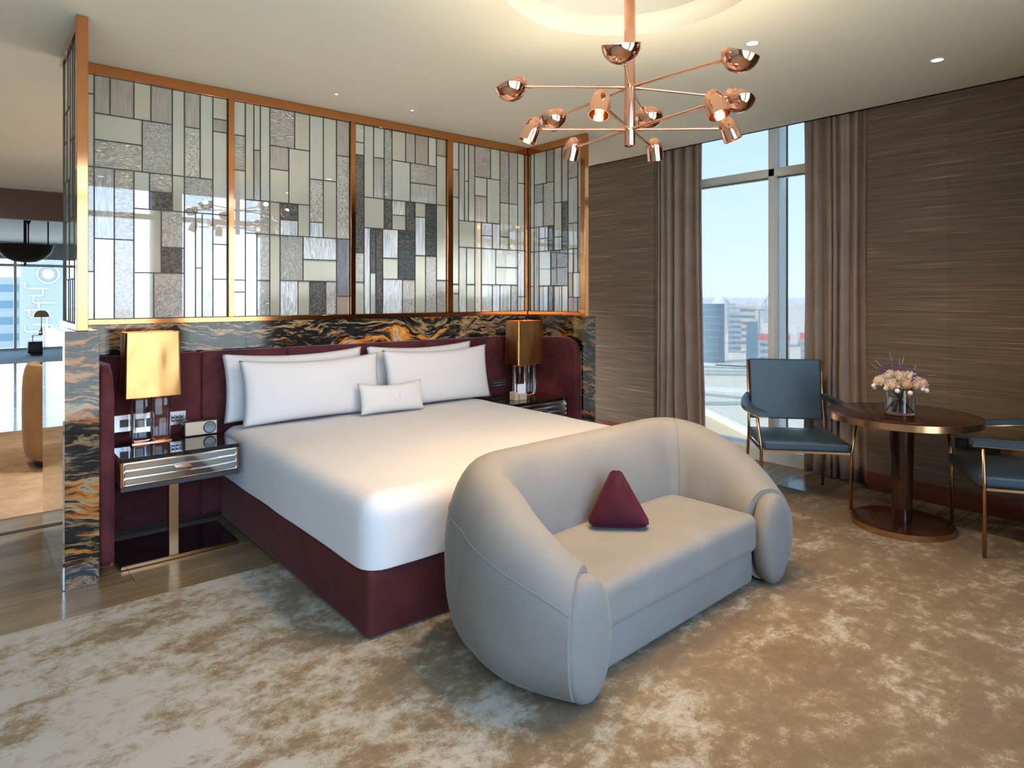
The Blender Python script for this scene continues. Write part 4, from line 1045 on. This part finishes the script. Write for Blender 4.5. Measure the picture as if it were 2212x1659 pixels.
# ------------------------------------------------------------------ living room beyond the screen
# hanging bowl lamp
BX, BY = 0.78, 13.6
bl = thing('bowl_pendant', 'dark bronze bowl pendant hanging in the living room', 'pendant lamp', (BX, BY, 1.95))
mesh('bowl', lathe(B(), [(0, 1.985), (0.15, 2.0), (0.28, 2.06), (0.36, 2.15), (0.40, 2.27), (0.405, 2.28), (0.39, 2.28), (0.34, 2.16), (0.26, 2.08), (0, 2.01)], (BX, BY, 0), 48), 'bronze_dark', bl, smooth=True)
mesh('finial', lathe(B(), [(0, 1.92), (0.012, 1.94), (0.02, 1.965), (0.012, 1.985), (0, 1.985)], (BX, BY, 0), 12), 'bronze_dark', bl, smooth='all')
mesh('stem', cyl(B(), (BX, BY, 2.02), (BX, BY, 2.78), 0.022), 'bronze_dark', bl, smooth=True)
mesh('ceiling_rose', lathe(B(), [(0.03, 2.70), (0.09, 2.78), (0.09, 2.79), (0, 2.79)], (BX, BY, 0), 24), 'bronze_dark', bl, smooth=True)
for k in range(3):
    a = math.radians(-40 + 120 * k); x, y = BX + 0.385 * math.cos(a), BY + 0.385 * math.sin(a)
    r_ = mesh('hanger', cyl(B(), (x, y, 2.26), (x, y, 2.78), 0.011), 'bronze_dark', bl, smooth=True)
    mesh('boss', lathe(B(), [(0.012, 2.66), (0.06, 2.77), (0.06, 2.78), (0, 2.78)], (x, y, 0), 16), 'bronze_dark', r_, smooth=True)
# side block with wire table and mushroom lamp
ct = tag(simple('side_block', 1.16, 1.72, 19.2, 19.6, 0.05, 0.335, 'bronze_dark', None, 0.01, 2), 'dark square side block before the far window', 'side table')
simple('plinth', 1.21, 1.67, 19.25, 19.55, 0.004, 0.05, 'black', ct)
wt = thing('wire_stand', 'thin wire stand on the dark side block', 'stand', (1.42, 19.4, 0.335))
for x in (1.26, 1.58):
    for y in (19.28, 19.52): mesh('leg', cyl(B(), (x, y, 0.335), (x, y, 0.48), 0.006, seg=8), 'bronze_dark', wt)
simple('tray', 1.25, 1.59, 19.27, 19.53, 0.48, 0.490, 'bronze_dark', wt)
ml = thing('mushroom_lamp', 'brass mushroom-dome lamp on the wire stand', 'lamp', (1.43, 19.4, 0.49))
mesh('base', box(B(), 1.37, 1.49, 19.34, 19.46, 0.491, 0.60, 0.01, 2), 'brass', ml, smooth=True)
mesh('stem', lathe(B(), [(0.03, 0.60), (0.018, 0.65), (0.012, 0.68), (0.012, 0.91)], (1.43, 19.4, 0), 16), 'brass', ml, smooth=True)
mesh('dome', lathe(B(), [(0, 1.09), (0.09, 1.07), (0.15, 1.01), (0.175, 0.92), (0.165, 0.915), (0.13, 0.98), (0, 1.04)], (1.43, 19.4, 0), 32), 'brass', ml, smooth=True)
# tan club chair half hidden by the mirror end panel
def club_chair():
    t = thing('club_chair', 'tan velvet curved club chair in the living room', 'chair', (0.83, 6.8, 0.004))
    bm = B(); rings = []; n = 28
    for i in range(n + 1):
        a = math.radians(100 + 250 * i / n); c, s = math.cos(a), math.sin(a); f = math.sin(PI * i / n)
        h = 0.56 + 0.30 * min(1, f * 1.6); cx_, cy_ = 0.83 + 0.40 * c, 6.8 + 0.42 * s; ring = []
        for j in range(20):
            t_ = 2 * PI * j / 20; rr = 0.065 * math.copysign(abs(math.cos(t_)) ** 0.7, math.cos(t_)); z = 0.06 + (h - 0.06) * (0.5 + 0.5 * math.copysign(abs(math.sin(t_)) ** 0.6, math.sin(t_)))
            ring.append(bm.verts.new((cx_ + c * rr, cy_ + s * rr, z)))
        rings.append(ring)
    for A, C in zip(rings, rings[1:]):
        for j in range(20): bm.faces.new((A[j], A[(j + 1) % 20], C[(j + 1) % 20], C[j]))
    bm.faces.new(rings[0]); bm.faces.new(rings[-1])
    mesh('back_shell', bm, 'tan_velvet', t, smooth=True)
    mesh('seat', soft_box(0.52, 1.14, 6.5, 7.14, 0.10, 0.42, 0.08, 6, 0.02, 2, 0), 'tan_velvet', t, smooth='all')
    mesh('plinth', lathe(B(), [(0, 0.006), (0.38, 0.006), (0.38, 0.06), (0, 0.06)], (0.83, 6.8, 0), 40), 'bronze_dark', t, smooth=True)
club_chair()

# ------------------------------------------------------------------ city outside
def pale(name, c, rough=0.8): MAT[name] = P(name, c, rough)
pale('sand', (0.66, 0.58, 0.44)); pale('road', (0.74, 0.71, 0.65)); pale('scrub', (0.30, 0.34, 0.28)); pale('tower_blue', (0.10, 0.19, 0.25), 0.35)
pale('tower_grey', (0.30, 0.33, 0.35)); pale('tower_beige', (0.50, 0.44, 0.36)); pale('red_roof', (0.50, 0.10, 0.10)); pale('site_white', (0.62, 0.60, 0.56)); pale('podium', (0.60, 0.47, 0.28)); pale('relief_line', (0.62, 0.66, 0.70))
G0 = -72.0
bm = B(); box(bm, -4000, 5000, -4000, 5000, G0 - 1, G0); struct(mesh('ground', bm, 'sand'), 'pale sandy ground of the city far below')
def bear(deg, dist): a = math.radians(deg); return Vector((dist * math.sin(a), dist * math.cos(a)))
def tower(label, deg, dist, w_, d_, ztop, mat, floors=0, cap=None, group=None, rnd=False):
    c = bear(deg, dist); t = thing('building', label, 'building', (c.x, c.y, G0), group)
    a = -math.radians(deg); M_ = Matrix.Translation((c.x, c.y, 0)) @ Matrix.Rotation(a, 4, 'Z')
    def put(nm, bm, mt, par=t):
        for v in bm.verts: v.co = M_ @ v.co
        return mesh(nm, bm, mt, par, smooth=rnd)
    if rnd: put('body', cyl(B(), (0, 0, G0), (0, 0, ztop), w_ / 2, seg=32), mat)
    else: put('body', box(B(), -w_ / 2, w_ / 2, -d_ / 2, d_ / 2, G0, ztop), mat)
    for k in range(floors):
        z = G0 + (ztop - G0) * (k + 0.7) / (floors + 0.6)
        if rnd: put('floor_band', lathe(B(), [(w_ / 2, z), (w_ / 2 + 0.3, z), (w_ / 2 + 0.3, z + 0.8), (w_ / 2, z + 0.8)], seg=32), 'tower_grey')
        else: put('window_band', box(B(), -w_ / 2 * 0.92, w_ / 2 * 0.92, -d_ / 2 - 0.15, -d_ / 2, z, z + (ztop - G0) / (floors + 1) * 0.45), 'tower_blue')
    if cap: put('roof_storey', box(B(), -w_ / 2 - 0.3, w_ / 2 + 0.3, -d_ / 2 - 0.3, d_ / 2, ztop, ztop + cap), 'red_roof')
    return t
tower('blue glass round tower beside the taupe curtain', 57.3, 760, 24, 24, -7, 'tower_blue', 8, rnd=True)
tower('slim grey tower behind the crane', 59.0, 900, 16, 16, -20, 'tower_grey', 7)
tower('beige block left of the tower crane', 60.0, 980, 22, 20, -12, 'tower_beige', 6)
tower('dark slab tower in front of the beige block', 60.4, 760, 13, 14, -26, 'tower_blue', 6)
tower('grey building site with red top storey left of the mullion', 62.05, 640, 26, 22, -38, 'tower_grey', 5, 4.5)
tower('grey building site with red top storey right of the mullion', 65.2, 640, 26, 22, -36, 'tower_grey', 5, 4.5)
db = thing('dome_building', 'white domed building on the skyline behind the round tower', 'building', (*bear(57.9, 1500), G0))
c = bear(57.9, 1500)
mesh('drum', cyl(B(), (c.x, c.y, G0), (c.x, c.y, -22), 20, seg=32), 'site_white', db, smooth=True)
mesh('dome', lathe(B(), [(20, -22), (18, -12), (12, -4), (5, 1), (0, 3)], (c.x, c.y, 0), 32), 'site_white', db, smooth='all')
def crane(label, deg, dist, h, jib, up):
    c = bear(deg, dist); t = thing('tower_crane', label, 'crane', (c.x, c.y, G0)); a = -math.radians(deg); M_ = Matrix.Translation((c.x, c.y, 0)) @ Matrix.Rotation(a, 4, 'Z')
    for nm, p0, p1, r in (('mast', (0, 0, G0), (0, 0, h), 1.0), ('jib', (-jib * 0.3, 0, h - up * 0.3), (jib, 0, h + up), 0.6)):
        bm = cyl(B(), p0, p1, r, seg=6)
        for v in bm.verts: v.co = M_ @ v.co
        mesh(nm, bm, 'tower_grey', t)
crane('grey tower crane with level jib over the city', 60.9, 700, -12, -30, 2)
crane('far tower crane with raised jib on the skyline', 61.4, 1300, -5, 22, 42)
rngc = random.Random(3)
for k in range(65):
    tier, i = divmod(k, 13); dist = 1050 + tier * 330; deg = 52.5 + 16.5 * (i + 0.5 * (tier % 2) + rngc.uniform(-0.15, 0.15)) / 13; zt = G0 + rngc.uniform(12, 34 + 6 * tier)
    tower('small pale block in the hazy city skyline', deg, dist, rngc.uniform(0.35, 0.7) * dist * 0.0221, 18, zt, rngc.choice(['site_white', 'tower_beige', 'tower_grey', 'site_white']), 0, None, 'distant city blocks')
for k in range(14):
    c0 = bear(rngc.uniform(54, 67), rngc.uniform(260, 900)); a = rngc.uniform(-0.5, 0.5); L2 = rngc.uniform(40, 140)
    bm = box(B(), -L2, L2, -rngc.uniform(4, 16), 6, G0, G0 + 0.4)
    for v in bm.verts: v.co = Matrix.Translation((c0.x, c0.y, 0)) @ Matrix.Rotation(a - math.radians(60), 4, 'Z') @ v.co
    struct(mesh('road_strip' if k % 2 else 'ground_scrub', bm, 'road' if k % 2 else 'scrub'))
# podium roof below the window
pd = thing('podium_roof', 'tan podium roof with a low parapet below the window', 'building', (90, 60, G0))
pts = [(104.1, 68.6), (86.7, 45.0), (20, 20), (20, 60)]
mesh('roof', prism(B(), pts, G0, -20), 'podium', pd)
mesh('parapet', prism(B(), [(104.1, 68.6), (86.7, 45.0), (86.1, 45.4), (103.5, 69.0)], -20, -19.0), 'road', pd)
# towers seen through the living room window
tower('pale tower with rows of windows beyond the living room', 1.6, 330, 16, 14, 9, 'tower_grey', 12)
tp = tower('pale tower with raised line ornament beyond the living room', 4.7, 300, 17, 14, 15, 'tower_grey', 0)
cM = bear(4.7, 300); M_ = Matrix.Translation((cM.x, cM.y, 0)) @ Matrix.Rotation(-math.radians(4.7), 4, 'Z')
def relief(nm, bm):
    for v in bm.verts: v.co = M_ @ v.co
    mesh(nm, bm, 'relief_line', tp)
relief('emblem_ring', lathe(B(), [(3.0, 0), (3.5, 0), (3.5, 0.4), (3.0, 0.4)], mat=Matrix.Translation((-0.5, -7.05, 9.5)) @ Matrix.Rotation(PI / 2, 4, 'X'), seg=32))
relief('emblem_disc', cyl(B(), (-0.5, -7.0, 9.5), (-0.5, -7.4, 9.5), 1.8, seg=32))
for k in range(10):
    z = 4.0 - k * 2.6; x = -7.5 + (k % 3) * 1.2
    relief('ornament_line', box(B(), x, x + 7 - (k % 2) * 2.5, -7.4, -7.0, z, z + 0.5)); relief('ornament_line', box(B(), x + (k % 2) * 4, x + 0.5 + (k % 2) * 4, -7.4, -7.0, z, z + 2.6))
# haze over the city: a real scattering layer below the skyline

hz, ht, ho = new_mat('city_haze')
vsn = ht.nodes.new('ShaderNodeVolumeScatter'); vsn.inputs['Color'].default_value = (0.93, 0.97, 1.0, 1); vsn.inputs['Density'].default_value = 0.00045
ht.links.new(vsn.outputs[0], ho.inputs['Volume'])
try: hz.cycles.homogeneous_volume = True
except Exception: pass
bm = B(); box(bm, 120, 3000, 40, 2600, G0 - 0.5, -3.0)
tag(mesh('city_haze', bm, hz), 'pale blue haze lying over the distant city', 'haze', None, 'stuff')
